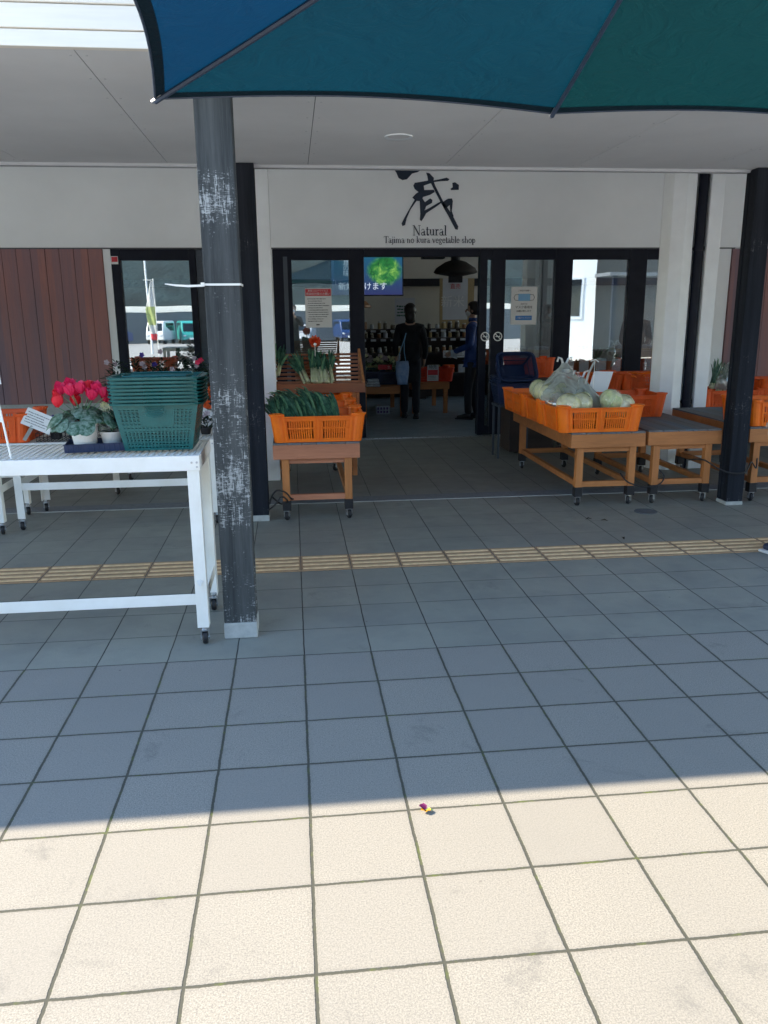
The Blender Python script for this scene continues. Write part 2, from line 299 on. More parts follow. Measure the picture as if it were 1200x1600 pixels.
M = dict(
 paving=paving_mat(),
 asphalt=mat('asphalt', (.44,.42,.39), .85, .1, 3),
 tactile=mat('tactile_base', (.50,.32,.18), .6, .12, 30), tactbar=mat('tactile_bar', (.86,.62,.36), .55, .12, 25),
 wallw=mat('white_plaster', (.92,.95,.96), .8, .035, 1.1, bump=.1, bsc=160),
 jamb=mat('white_trim', (.88,.92,.94), .55, .04, 4, bump=.03),
 soffit=mat('soffit_board', (.76,.76,.76), .8, .06, .9, bump=.04, bsc=200),
 fascia=mat('fascia_board', (.92,.87,.78), .55, .05, 5, stretch=(.3,1,4)),
 seam=mat('joint_dark', (.10,.11,.12), .9, .05), trimgrey=mat('eave_trim', (.52,.53,.55), .5, .04, 6),
 navy=mat('window_frame', (.003,.006,.018), .5, .1, 9, bump=.02, spec=.25),
 navy2=mat('window_frame_grey', (.055,.075,.10), .4, .1, 9, bump=.02),
 plank=wood_mat('plank_wall', (.42,.165,.125), (.25,.135,.14), .6, (1,1,.09), pl=.152, sc=9),
 post=wood_mat('weathered_post', (.030,.034,.036), (.092,.098,.098), .62, (1,1,.05), sc=16, wear=.735, wearc=(.45,.46,.45), amt=.8),
 postd=wood_mat('post_dark', (.009,.011,.016), (.023,.027,.036), .6, (1,1,.05), sc=16, wear=.80, wearc=(.25,.26,.27), amt=.5),
 stone=mat('post_stone', (.46,.47,.45), .8, .1, 25),
 cartw=wood_mat('cart_wood', (.56,.215,.062), (.36,.130,.040), .55, (.12,1,1), sc=11),
 cartv=wood_mat('cart_wood_leg', (.56,.215,.062), (.38,.140,.042), .55, (1,1,.1), sc=11),
 cartp=wood_mat('cart_wood_pink', (.58,.235,.125), (.40,.155,.08), .55, (.12,1,1), sc=11),
 carttop=wood_mat('cart_top_grey', (.115,.11,.11), (.20,.19,.18), .75, (1,.08,1), pl=.098, sc=11),
 rackw=wood_mat('rack_wood', (.36,.120,.045), (.21,.070,.030), .5, (.1,1,1), sc=12),
 brown=wood_mat('dark_shelf', (.040,.026,.022), (.022,.016,.016), .5, (.1,1,1), sc=9),
 counter=wood_mat('counter_wood', (.34,.17,.075), (.24,.115,.05), .45, (.1,1,1), sc=9),
 rubber=mat('black_rubber', (.012,.012,.015), .55, .1), steel=mat('steel', (.55,.57,.60), .3, .1, 30, metal=1, bump=.03),
 orange=mat('orange_plastic', (1.0,.205,.004), .38, .06, 8, col2=(.86,.15,.006), bump=.04, bdist=.001), orange2=mat('orange_plastic_worn', (.86,.115,.010), .45, .1, 8, bump=.04, bdist=.001),
 green=mat('basket_green', (.005,.115,.108), .34, .08, 20, bump=.03, bdist=.001), navyb=mat('basket_navy', (.012,.028,.085), .4, .08, 20, bump=.03, bdist=.001),
 white=mat('white_paint', (.93,.91,.86), .42, .04, 5, bump=.05, col2=(.84,.81,.74)),
 potw=mat('white_pot', (.86,.85,.82), .35, .02, 12, bump=.01),
 paper=mat('paper_white', (.80,.81,.80), .6, .02, 9, bump=.02), ink=mat('black_ink', (.02,.02,.025), .5, .02, bump=0),
 paperg=mat('paper_grey', (.60,.63,.66), .5, .02, 9, bump=.02), red=mat('print_red', (.62,.035,.05), .5, .04, bump=0), blue=mat('print_blue', (.03,.22,.60), .5, .04, bump=0), lblue=mat('print_light_blue', (.25,.52,.80), .5, .04, bump=0),
 sign=mat('sign_blue_black', (.008,.022,.05), .4, .1, 8, bump=0),
 glass=glass_mat('window_glass'),
 film=film_mat('plastic_bag', (.74,.82,.80), .62, .12), film2=film_mat('cling_wrap', (.9,.93,.92), .16, .08),
 cabb=leaf_mat('cabbage_leaf', (.84,.84,.48), (.95,.93,.72), 14, .35), cabb2=leaf_mat('cabbage_outer', (.55,.68,.30), (.85,.86,.54), 16, .4), cabw=leaf_mat('cabbage_rib', (.90,.91,.78), (.80,.84,.62), 20, .35),
 leekg=leaf_mat('leek_green', (.018,.085,.055), (.075,.20,.125), 24, .38, (1,1,1)), leekl=leaf_mat('leek_light', (.22,.40,.20), (.09,.24,.13), 20, .4), leekw=leaf_mat('leek_white', (.62,.68,.38), (.74,.76,.56), 30, .4),
 cycl=leaf_mat('cyclamen_leaf', (.025,.095,.045), (.24,.34,.27), 60, .45), cycf=leaf_mat('cyclamen_petal', (.74,.012,.085), (.82,.03,.13), 9, .45), cycr=leaf_mat('cyclamen_petal_red', (.80,.010,.03), (.85,.035,.06), 9, .45),
 cream=leaf_mat('cream_flower', (.75,.72,.50), (.62,.66,.36), 25, .5), vari=leaf_mat('plant_leaf', (.035,.10,.045), (.09,.19,.08), 35, .4), varc=leaf_mat('variegated_leaf', (.42,.50,.30), (.16,.28,.14), 60, .4),
 dark=leaf_mat('dark_leaf', (.010,.030,.022), (.025,.06,.035), 20, .5), pinkf=leaf_mat('pale_petal', (.36,.30,.34), (.5,.42,.48), 20, .5), viol=leaf_mat('violet_petal', (.035,.02,.22), (.06,.03,.30), 20, .5),
 soil=mat('soil', (.03,.022,.016), .95, .2, 60, bump=.6),
 canopy=cloth_mat('parasol_cloth', (.0012,.027,.032), .5), canopy3=cloth_mat('parasol_cloth_lit_teal', (.001,.028,.048), .5), canopy2=cloth_mat('parasol_cloth_lit_blue', (.0008,.024,.062), .5), rib=mat('parasol_rib', (.03,.05,.09), .4, .1),  # one cloth: the light gradient across it is put into bluer and greener tints
 skin=mat('skin', (.50,.31,.22), .5, .05, 20, bump=.03), hair=mat('black_hair', (.016,.011,.009), .5, .2, 60, bump=.3, stretch=(1,1,.2)),
 coat=mat('black_coat', (.012,.013,.018), .8, .2, 9, bump=.9, bsc=11, bdist=.03), bluej=mat('blue_jacket', (.014,.055,.24), .6, .2, 9, bump=.9, bsc=12, bdist=.03), trous=mat('dark_trousers', (.012,.013,.02), .8, .1, 30), shoe=mat('shoe', (.02,.03,.07), .5, .1), sole=mat('sole', (.6,.6,.6), .6, .05), olive=mat('olive_coat', (.06,.07,.05), .8, .1, 20),
 bag=mat('tote_blue', (.13,.25,.48), .6, .1, 12, col2=(.35,.45,.62)),
 inwall=mat('interior_wall', (.74,.72,.64), .8, .04, 2), infloor=mat('shop_floor', (.26,.32,.34), .35, .1, 3, bump=.02), inceil=mat('interior_ceiling', (.8,.8,.8), .8, .04, 2), beam=mat('interior_beam', (.012,.013,.02), .6, .05),
 straw=mat('pendant_lamp_shade', (.03,.025,.02), .8, .2, 60), jarg=mat('jar_goods', (.20,.16,.10), .3, .3, 60, col2=(.05,.06,.07)), lidw=mat('jar_lid', (.55,.55,.5), .4, .05), tan=mat('tan_board', (.45,.34,.17), .7, .08), pkg=mat('white_package', (.55,.60,.66), .4, .15, 22), purple=mat('purple_box', (.10,.05,.20), .5, .1),
 hill=mat('hill_forest', (.022,.045,.05), .95, .3, .15, bump=.8, bsc=.6, bdist=1.), carw=mat('car_white', (.78,.79,.80), .25, .02, coat=.6), carb=mat('car_blue', (.02,.05,.16), .25, .02, coat=.6), cart_=mat('car_teal', (.05,.42,.38), .25, .02, coat=.6), cargr=mat('car_silver', (.45,.46,.48), .25, .02, coat=.6), cglass=mat('car_glass', (.01,.015,.02), .08, .02, bump=0), tyre=mat('tyre', (.015,.015,.015), .8, .1),
 flag=cloth_mat('flag_cloth', (.55,.62,.25), .3), flagw=cloth_mat('flag_white', (.8,.8,.78), .3), metalroof=mat('metal_roof', (.12,.13,.15), .5, .1, 4),
 orangef=leaf_mat('orange_petal', (.80,.16,.03), (.72,.06,.02), 14, .5), twist=mat('clear_band', (.42,.42,.40), .4, .1),
)

# ================================================================== SETTING
def struct(name, mb, m, **k): return tag(mb.build(name, m, **k), kind='structure')
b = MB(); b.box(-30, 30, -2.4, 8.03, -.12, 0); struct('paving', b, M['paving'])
b = MB(); b.box(-30, 30, -9, -2.402, -.12, -.002); struct('bounce_forecourt', b, mat('pale_concrete', (.66,.64,.60), .85, .06, 2))  # pale surface behind the camera, added to bounce light onto the walls
b = MB()
prof = [(-9, -.004), (-14, -.05), (-60, -1.15), (-130, -1.4), (-420, -1.5)]
xs = (-300, 300)
vs = []; fs = []
for y, z in prof: vs += [(xs[0], y, z), (xs[1], y, z)]
for i in range(len(prof)-1): fs.append((i*2, i*2+1, i*2+3, i*2+2))
b.add(vs, fs)
b.add([(-300,-9,-.006),(-30,-9,-.006),(-30,300,-.006),(-300,300,-.006)], [(0,1,2,3)]); b.add([(30,-9,-.006),(300,-9,-.006),(300,300,-.006),(30,300,-.006)], [(0,1,2,3)])
b.add([(-30,8.03,-.13),(30,8.03,-.13),(30,300,-.13),(-30,300,-.13)], [(0,1,2,3)])
struct('car_park', b, M['asphalt'])
b = MB(); b.box(-8, 7.6, 8.03, 14.2, -.1, .006); struct('shop_floor', b, M['infloor'])
# tactile strip: a sheet and raised bars
b = MB(); b.box(-12, 14, 3.003, 3.297, -.01, .0045); struct('tactile_paving', b, M['tactile'])
b = MB()
for i in range(-40, 47):
    for k in range(4): b.box(i*.3+.012, i*.3+.288, 3.03+k*.071, 3.054+k*.071, .003, .0095)
struct('tactile_bars', b, M['tactbar'], bevel=.002, seg=1)
b = MB()
for i in range(-40, 47): b.box(i*.3-.0018, i*.3+.0018, 3.0, 3.3, .003, .0056)
struct('tactile_joints', b, M['seam'])
b = MB(); b.box(-12, 14, 4.74, 4.752, -.01, .004); struct('paving_edge_line', b, M['stone'])
b = MB(); b.box(-12, 14, 4.756, 4.93, -.01, .003); struct('drain_strip', b, mat('drain_grey', (.20,.22,.24), .6, .1, 20))
b = MB(); b.box(-12, 14, 8.00, 8.035, -.01, .012); struct('door_threshold', b, M['steel'])
b = MB()
b.cyl((2.61, 4.10, -.01), .085, .0135, 24); b.lathe([(.070,.0036),(.076,.0062),(.083,.0062),(.086,.003)], 24, (2.61,4.10,0)); struct('drain_cover', b, M['seam'])
# hills behind the car park (seen in the window reflections)
b = MB(); nx, ny = 90, 14; vs = []; fs = []
rr = random.Random(3)
for j in range(ny+1):
    for i in range(nx+1):
        x = -300 + 600*i/nx; y = -150 - 260*j/ny; t = j/ny
        h = (1-(1-t)**2)*(58 + 16*math.sin(x*.013+1) + 9*math.sin(x*.041+t*3)) + rr.uniform(-1, 1)*2.2*(t>0)
        vs.append((x, y, -1.6 + h))
for j in range(ny):
    for i in range(nx): a = j*(nx+1)+i; fs.append((a, a+1, a+nx+2, a+nx+1))
b.add(vs, fs); struct('hills', b, M['hill'], smooth=True)

# ================================================================== SHOP BUILDING
YF = 8.03
shop = empty('shop_building', (0, YF, 0), 'white plastered vegetable shop front with dark framed windows and open sliding door', 'shop')
def P(mb, name, m, **k):          # part of the shop given in world coordinates
    o = mb.build(name, m, parent=shop, **k); o.location = (0, -YF, 0); return o
b = MB(); b.box(-9, 14, YF, YF+.22, 2.195, 4.8); b.box(-.93, -.197, YF, YF+.2, 0, 2.195); b.box(5.09, 5.26, YF-.01, YF+.22, 0, 2.195)
b.box(-2.045, -1.967, YF-.012, YF+.2, 0, 2.195)
P(b, 'wall', M['wallw'])
b = MB(); b.box(-9, 5.3, YF-.015, YF+.002, 2.183, 2.197); P(b, 'drip_edge', M['seam'])
rp = random.Random(5)
def planks(x0, x1, nm):
    b = MB(); n = int(round((x1-x0)/.152))
    for i in range(n):
        a = x0 + i*.152; d = rp.uniform(0, .006); b.box(a+.002, a+.150, YF-.022-d, YF+.1, .02, 2.182)
    b.box(x0, x1, YF-.004, YF+.09, 0, 2.17); return P(b, nm, M['plank'], bevel=.002, seg=1)
b = MB(); b.box(-9, -2.05, YF-.045, YF-.03, 0, .50); P(b, 'base_course', M['stone'])
planks(-2.05-.152*36, -2.05, 'plank_cladding'); planks(5.27, 5.27+.152*44, 'plank_cladding')
# frames
def frame(x0, x1, z0, z1, panes, name='window'):
    """panes: list of (x0,x1) glass spans, everything else is frame"""
    b = MB(); y0, y1 = YF-.01, YF+.10
    zb, zt = z0, z1
    edges = [x0] + [e for p in panes for e in p] + [x1]
    for i in range(0, len(edges), 2): b.box(edges[i], edges[i+1], y0, y1, z0, z1)
    for a, c in panes: b.box(a, c, y0+.003, y1-.003, z1-.118, z1); b.box(a, c, y0+.003, y1-.003, z0, z0+.10)
    o = P(b, name, M['navy'], bevel=.003, seg=1)
    for a, c in panes:
        g = MB(); g.box(a, c, YF+.03, YF+.036, z0+.10, z1-.118); q = g.build('pane', M['glass'], parent=o)
    return o
frame(-1.965, -1.05, .02, 2.182, [(-1.867, -1.123)])
b = MB(); b.box(-1.047, -.935, YF+.02, YF+.12, 0, 2.18)
for i in range(26): b.box(-1.03, -.95, YF+.006, YF+.02, .12+i*.08, .15+i*.08)
P(b, 'grille', M['navy2'])
frame(-.195, .84, .02, 2.182, [(.016, .669)])
b = MB(); b.box(-.078, -.03, YF-.016, YF-.01, .05, 2.10); P(b, 'door_rail', M['navy2'])
b = MB(); b.box(.842, 2.192, YF-.01, YF+.11, 2.10, 2.182); P(b, 'door_head', M['navy'])
frame(2.195, 5.088, .02, 2.182, [(2.285, 2.34), (2.50, 3.10), (3.31, 4.01), (4.22, 4.93)])
# stickers and notices on the glass (they come off: things)
def board(name, x, y, z, wd, ht, m, label, cat, tilt=0, rz=0, d=.004):
    o = empty(name, (x, y, z), label, cat); o.rotation_euler = (tilt, 0, rz)
    b = MB(); b.box(-wd/2, wd/2, 0, d, -ht/2, ht/2); b.build('sheet', m, parent=o); return o
rt = random.Random(11)
def lines(o, x0, x1, z0, z1, n, m=None, h=.35, name='print', y=-.0012):
    b = MB(); st = (z1-z0)/n
    for i in range(n):
        z = z1 - (i+.5)*st; x = x0 + (rt.uniform(0, .05) if i % 3 else 0)*(x1-x0); xe = x1 - rt.uniform(0, .35)*(x1-x0)
        while x < xe:
            wd = rt.uniform(.25, .9)*st*h*2.2; b.box(x, min(x+wd, xe), y, 0, z-st*h/2*rt.uniform(.6,1.1), z+st*h/2*rt.uniform(.6,1.1)); x += wd + st*rt.uniform(.08, .22)
    return b.build(name, m or M['ink'], parent=o)
RX = (R(90), 0, 0)
n1 = board('notice', .31, YF+.022, 1.535, .305, .44, M['paper'], 'white notice with a red heading taped on the glass left of the doorway', 'notice')
b = MB(); b.box(-.147, .147, -.0012, 0, .135, .212); b.build('heading', M['red'], parent=n1)
text_mesh('新型コロナウイルス', .026, (0, -.0018, .191), RX, M['paper'], n1, 'heading_text'); text_mesh('感染症対策のお願い', .031, (0, -.0018, .157), RX, M['paper'], n1, 'heading_text')
lines(n1, -.125, .125, -.16, .115, 11); lines(n1, -.03, .03, -.20, -.175, 1, h=.8)
n2 = board('notice', 2.742, YF+.022, 1.542, .315, .435, M['paper'], 'white poster with a blue face mask picture taped on the glass right of the doorway', 'notice')
b = MB(); b.box(-.072, .072, -.0015, 0, .055, .137)
for k in range(3): b.box(-.072, .072, -.004, -.001, .068+k*.024, .074+k*.024)
b.build('mask_picture', M['lblue'], parent=n2)
for s in (-1, 1): b = MB(); b.tube([(s*.07,-.003,.13),(s*.11,-.003,.125),(s*.125,-.003,.095),(s*.11,-.003,.065),(s*.07,-.003,.06)], .0028, 6); b.build('mask_strap', M['ink'], parent=n2)
text_mesh('ご来店の皆様へ', .022, (0, -.0018, .172), RX, M['ink'], n2, 'print_text'); text_mesh('店内では', .02, (0, -.0018, .02), RX, M['ink'], n2, 'print_text')
text_mesh('マスク着用を', .036, (0, -.0018, -.018), RX, M['ink'], n2, 'print_text'); text_mesh('お願い致します', .026, (0, -.0018, -.062), RX, M['ink'], n2, 'print_text')
b = MB(); b.box(-.10, .10, -.0012, 0, -.165, -.115); b.build('footer', M['blue'], parent=n2); text_mesh('ご協力ください', .026, (0, -.002, -.14), RX, M['paper'], n2, 'print_text')
def nosmoke(x, z, label):
    o = empty('no_smoking_sticker', (x, YF-.014, z), label, 'sticker', 'no smoking stickers on the door frame')
    b = MB(); b.lathe([(.042,0),(.054,0),(.054,-.001),(.042,-.001)], 32, (0,0,0), 'y'); b.beam((-.03,-.0012,.03),(.03,-.0012,-.03), .001, .009)
    b.build('ring', M['paper'], parent=o)
    b = MB(); b.box(-.028, .028, -.0006, 0, -.005, .004); b.tube([(.02,-.0006,.008),(.024,-.0006,.016),(.018,-.0006,.022)], .0018, 5); b.build('cigarette', M['paper'], parent=o)
nosmoke(2.425, 1.19, 'white no smoking sticker on the dark door frame, the right one of two'); nosmoke(2.29-.02, 1.19, 'white no smoking sticker on the dark door frame, the left one of two')
s3 = board('sticker', -1.925, YF-.016, 2.065, .075, .085, M['paper'], 'small red and white sticker in the upper left corner of the left window frame', 'sticker', d=.001)
b = MB(); b.box(-.032, .032, -.001, 0, -.018, .036); b.build('print', M['red'], parent=s3)
# lettering over the door
sg = empty('shop_sign', (0, YF, 0), 'blue black brush character with English shop name on the white wall above the door', 'sign')
def SG(mb, nm, m):
    o = mb.build(nm, m, parent=sg); o.location = (0, -YF, 0); return o
from mathutils.geometry import tessellate_polygon
STR = [[(1.181,3.048),(1.268,3.075),(1.427,3.063),(1.543,3.051),(1.456,3.004),(1.398,2.99),(1.34,2.929),(1.289,2.92),(1.245,2.941),(1.221,2.995)],
[(1.557,3.0),(1.595,2.993),(1.645,2.945),(1.642,2.918),(1.718,2.932),(1.791,2.949),(1.824,2.933),(1.806,2.916),(1.719,2.912),(1.645,2.902),(1.66,2.864),(1.757,2.688),(1.862,2.551),(1.931,2.427),(1.925,2.392),(1.898,2.399),(1.81,2.551),(1.75,2.647),(1.676,2.776),(1.613,2.891),(1.529,2.863),(1.536,2.816),(1.646,2.82),(1.655,2.796),(1.602,2.766),(1.522,2.744),(1.515,2.727),(1.544,2.687),(1.603,2.728),(1.629,2.712),(1.625,2.68),(1.559,2.646),(1.538,2.598),(1.603,2.63),(1.72,2.694),(1.732,2.681),(1.662,2.633),(1.559,2.57),(1.527,2.515),(1.504,2.484),(1.486,2.501),(1.492,2.563),(1.485,2.7),(1.449,2.702),(1.376,2.604),(1.332,2.508),(1.317,2.442),(1.287,2.431),(1.277,2.46),(1.31,2.521),(1.368,2.618),(1.427,2.713),(1.401,2.737),(1.441,2.778),(1.471,2.795),(1.427,2.828),(1.412,2.862),(1.427,2.892),(1.485,2.9),(1.58,2.917),(1.572,2.964)],
[(1.858,2.895),(1.887,2.901),(1.932,2.873),(1.931,2.822),(1.844,2.819),(1.837,2.833),(1.863,2.849)],
[(1.743,2.667),(1.757,2.695),(1.808,2.726),(1.853,2.729),(1.865,2.702),(1.854,2.592),(1.877,2.537),(1.862,2.53),(1.837,2.592),(1.831,2.661),(1.795,2.63),(1.758,2.633)],
[(1.36,3.16),(1.62,3.19),(1.60,3.215),(1.36,3.19)],[(1.42,3.25),(1.45,3.24),(1.47,3.12),(1.44,3.11)],[(1.54,3.25),(1.57,3.24),(1.54,3.11),(1.52,3.12)]]
for s in STR:
    b = MB(); n = len(s); tri = tessellate_polygon([[Vector((x, z, 0)) for x, z in s]])
    b.add([(x, YF-.010, z) for x, z in s], [tuple(t) for t in tri]); b.add([(x, YF-.010, z) for x, z in s] + [(x, YF, z) for x, z in s], [(i, i+n, (i+1) % n + n, (i+1) % n) for i in range(n)])
    SG(b, 'brush_stroke', M['sign'])
# a small serif alphabet: strokes are (thickness, points...); unit = cap height
def arc(cx, cy, rx, ry, a0, a1, n=9): return [(cx+rx*math.cos(R(a0+(a1-a0)*i/n)), cy+ry*math.sin(R(a0+(a1-a0)*i/n))) for i in range(n+1)]
K, k_ = .125, .05
def sf(x, y, w_=.26): return (k_, [(x-w_/2, y), (x+w_/2, y)])
GL = {
 'N': (.86, [(k_, [(.14,0),(.14,1)]), (K, [(.12,1),(.70,0)]), (k_, [(.70,0),(.70,1)]), sf(.14,.02,.24), sf(.70,.98,.24), sf(.10,.98,.2)]),
 'T': (.72, [(K, [(.36,0),(.36,1)]), (k_, [(.02,.98),(.70,.98)]), (k_, [(.03,.98),(.02,.78)]), (k_, [(.69,.98),(.70,.78)]), sf(.36,.02)]),
 'a': (.52, [(K, [(.36,.42),(.36,.08),(.46,.03)]), (k_, arc(.22,.44,.14,.18,20,160)), (k_*1.4, arc(.22,.16,.15,.15,60,300)), (k_, [(.22,.31),(.36,.36)])]),
 'b': (.58, [(K, [(.12,.04),(.12,1)]), (k_*1.6, arc(.28,.30,.20,.28,150,-150)), sf(.06,.98,.14)]),
 'e': (.52, [(k_*1.6, arc(.26,.31,.20,.29,5,320)), (k_, [(.08,.36),(.46,.36)])]),
 'g': (.54, [(k_*1.5, arc(.24,.42,.16,.18,0,360)), (k_*1.5, arc(.25,-.1,.2,.15,0,360)), (k_, [(.16,.25),(.14,.1),(.34,.04)]), (k_, [(.38,.52),(.5,.58)])]),
 'h': (.62, [(K, [(.14,0),(.14,1)]), (k_, arc(.30,.38,.16,.2,170,20)), (K, [(.46,.42),(.46,0)]), sf(.14,.02,.24), sf(.46,.02,.24), sf(.08,.98,.14)]),
 'i': (.30, [(K, [(.15,0),(.15,.60)]), sf(.15,.02,.24), sf(.10,.59,.14), (K, [(.15,.80),(.15,.90)])]),
 'j': (.28, [(K, [(.16,-.15),(.16,.60)]), (k_, [(.16,-.15),(.10,-.26),(.0,-.24)]), sf(.10,.59,.14), (K, [(.16,.80),(.16,.90)])]),
 'k': (.60, [(K, [(.14,0),(.14,1)]), (k_, [(.16,.26),(.44,.58)]), (K*.9, [(.26,.36),(.50,.02)]), sf(.14,.02,.24), sf(.08,.98,.14), sf(.44,.59,.2)]),
 'l': (.30, [(K, [(.15,0),(.15,1)]), sf(.15,.02,.26), sf(.10,.98,.14)]),
 'm': (.94, [(K, [(.14,0),(.14,.60)]), (k_, arc(.30,.38,.16,.2,170,20)), (K, [(.46,.42),(.46,0)]), (k_, arc(.62,.38,.16,.2,170,20)), (K, [(.78,.42),(.78,0)]), sf(.14,.02,.24), sf(.46,.02,.2), sf(.78,.02,.24)]),
 'n': (.62, [(K, [(.14,0),(.14,.60)]), (k_, arc(.30,.38,.16,.2,170,20)), (K, [(.46,.42),(.46,0)]), sf(.14,.02,.24), sf(.46,.02,.24), sf(.08,.59,.14)]),
 'o': (.56, [(k_*1.8, arc(.28,.30,.21,.29,0,360,14))]),
 'p': (.58, [(K, [(.14,-.28),(.14,.60)]), (k_*1.6, arc(.30,.30,.20,.28,150,-150)), sf(.14,-.27,.26), sf(.08,.59,.14)]),
 'r': (.44, [(K, [(.14,0),(.14,.60)]), (k_*1.6, [(.18,.44),(.28,.58),(.38,.54)]), sf(.16,.02,.26), sf(.08,.59,.14)]),
 's': (.44, [(k_*1.7, arc(.21,.44,.14,.13,30,250)+arc(.22,.16,.15,.14,70,-150))]),
 't': (.36, [(K, [(.16,.80),(.16,.12),(.20,.03),(.32,.06)]), (k_, [(.02,.59),(.32,.59)])]),
 'u': (.62, [(K, [(.14,.60),(.14,.2)]), (k_*1.3, arc(.30,.2,.16,.17,180,340)), (K, [(.46,.60),(.46,.03)]), sf(.08,.59,.14), sf(.40,.59,.14), sf(.52,.02,.12)]),
 'v': (.54, [(K, [(.08,.60),(.28,0)]), (k_, [(.28,0),(.46,.60)]), sf(.08,.59,.22), sf(.46,.59,.18)]),
 ' ': (.34, []),
}
def serif(txt, x0, x1, z, y=YF-.006):
    W_ = sum(GL[c][0] for c in txt); s = (x1-x0)/W_; x = x0
    b = MB()
    for c in txt:
        for th, pts in GL[c][1]:
            for p, q in zip(pts[:-1], pts[1:]):
                d = Vector((q[0]-p[0], q[1]-p[1])).normalized()*th*.18 if th > k_*1.2 and len(pts) > 2 else Vector((0,0))
                b.beam((x+(p[0]-d.x)*s, y, z+(p[1]-d.y)*s), (x+(q[0]+d.x)*s, y, z+(q[1]+d.y)*s), .006 + .0004*random.random(), th*s*1.05, (0,0,1) if abs(q[0]-p[0]) > .001 else (1,0,0))
        x += GL[c][0]*s
    return b
def serif2(txt, x0, x1, z):
    W_ = sum(GL[c][0] for c in txt); s = (x1-x0)/W_; x = x0; b = MB(); kk = 0
    for c in txt:
        for th, pts in GL[c][1]:
            for p, q in zip(pts[:-1], pts[1:]):
                d = Vector((q[0]-p[0], q[1]-p[1])).normalized(); nn = Vector((-d.y, d.x))*th/2; e = d*th*.25 if len(pts) > 2 else d*0
                kk += 1; y = YF-.004-.00013*(kk % 17)
                qs = [Vector(p)-e-nn, Vector(q)+e-nn, Vector(q)+e+nn, Vector(p)-e+nn]
                poly_prism(b, [(x+a.x*s, z+a.y*s) for a in qs], y, YF+.001)
        x += GL[c][0]*s
    return b
SG(serif2('Natural', 1.405, 1.80, 2.331), 'word', M['sign'])
TX = 'Tajima no kura vegetable shop'; sc_ = (2.136-1.073)/sum(GL[c][0] for c in TX); x_ = 1.073
for wd_ in TX.split(' '):
    e_ = x_ + sum(GL[c][0] for c in wd_)*sc_; SG(serif2(wd_, x_, e_, 2.249), 'word', M['sign']); x_ = e_ + GL[' '][0]*sc_

# white columns and rain pipe under the roof
wc = empty('white_column', (-.26, 5.82, 0), 'white square column behind the scratched dark post left of the doorway', 'column', 'white columns in front of the shop')
b = MB(); b.box(-.10, .10, -.11, .14, 0, 3.2); b.build('shaft', M['jamb'], parent=wc, bevel=.006)
b = MB(); b.box(-.104, .104, -.114, .144, 0, .52); b.build('plinth', M['jamb'], parent=wc, bevel=.004)
wc2 = empty('white_column', (3.50, 5.80, 0), 'eight sided white column with a flat pilaster behind the carts, right of the doorway', 'column', 'white columns in front of the shop')
b = MB(); b.lathe([(.0001,0),(.150,0),(.150,3.3),(.0001,3.3)], 8); b.box(.235, .36, -.12, .10, 0, 3.3); b.box(.14, .24, .03, .09, 0, 3.3); b.build('shaft', M['jamb'], parent=wc2, bevel=.006)
b = MB(); b.lathe([(.0001,0),(.158,0),(.158,.55),(.15,.558)], 8); b.box(.228, .367, -.127, .107, 0, .55); b.build('plinth', M['jamb'], parent=wc2, bevel=.004)
pp = empty('rain_pipe', (3.686, 5.73, 0), 'dark navy rain pipe running down the wide white column', 'pipe')
b = MB(); b.cyl((0,0,0), .042, 3.25, 20); b.build('pipe', M['navy'], parent=pp, smooth=False)
for z in (.62, 2.0):
    b = MB(); b.cyl((0,0,z), .049, .035, 20); b.box(-.06, .06, -.008, .05, z+.008, z+.026); b.build('bracket', M['navy'], parent=pp)

# walkway roof: soffit, fascia, roof slab, downlight
roof = empty('walkway_roof', (0, 1.87, 2.455), 'low walkway roof with panelled grey soffit and cream boarded fascia in front of the shop', 'roof')
def RP(mb, nm, m, **k):
    o = mb.build(nm, m, parent=roof, **k); o.location = (0, -1.87, -2.455); return o
b = MB(); xs_ = [.142+.925*i for i in range(-16, 17)]
for a, c in zip(xs_[:-1], xs_[1:]): b.box(a+.002, c-.002, 1.88, 4.30, 2.452, 2.47)
RP(b, 'soffit', M['soffit'])
b = MB()
for x in xs_[10:25]:
    for s_1 in (-.03, .03):
        for k in range(8): b.lathe([(.0001,-.0012),(.005,-.0012),(.006,.002)], 8, (x+s_1, 1.98+k*.32, 2.452))
RP(b, 'screws', M['trimgrey'])['kind'] = 'stuff'
b = MB(); b.box(xs_[0], xs_[-1], 1.90, 4.29, 2.4555, 2.50); RP(b, 'soffit_backing', M['seam'])
b = MB(); b.box(xs_[0], xs_[-1], 4.30, 4.36, 2.432, 2.56); RP(b, 'edge_trim', M['trimgrey'], bevel=.004)
b = MB()
for k in range(3):
    z0 = 2.448+k*.068 if k else 2.448
    b.box(xs_[0], xs_[-1], 1.865-.006*k, 1.90, [2.448, 2.508, 2.592][k], [2.5055, 2.5895, 2.70][k])
b.box(xs_[0], xs_[-1], 1.77, 1.90, 2.703, 2.79)
RP(b, 'fascia', M['fascia'], bevel=.0035)
b = MB(); b.box(-12, 14, 4.37, 8.02, 3.38, 3.40); RP(b, 'bounce_soffit', M['jamb'])  # unseen white ceiling, added to reflect more light onto the shop wall
b = MB(); a = Vector((0, 1.84, 2.77)); e = Vector((0, 9.5, 4.6))
b.add([(-15,1.83,2.76),(16,1.83,2.76),(16,9.5,4.62),(-15,9.5,4.62),(-15,1.77,2.79),(16,1.77,2.79),(16,9.5,4.75),(-15,9.5,4.75)], [(0,3,2,1),(4,5,6,7),(0,1,5,4),(1,2,6,5),(2,3,7,6),(3,0,4,7)])
RP(b, 'roof_slab', M['metalroof'])
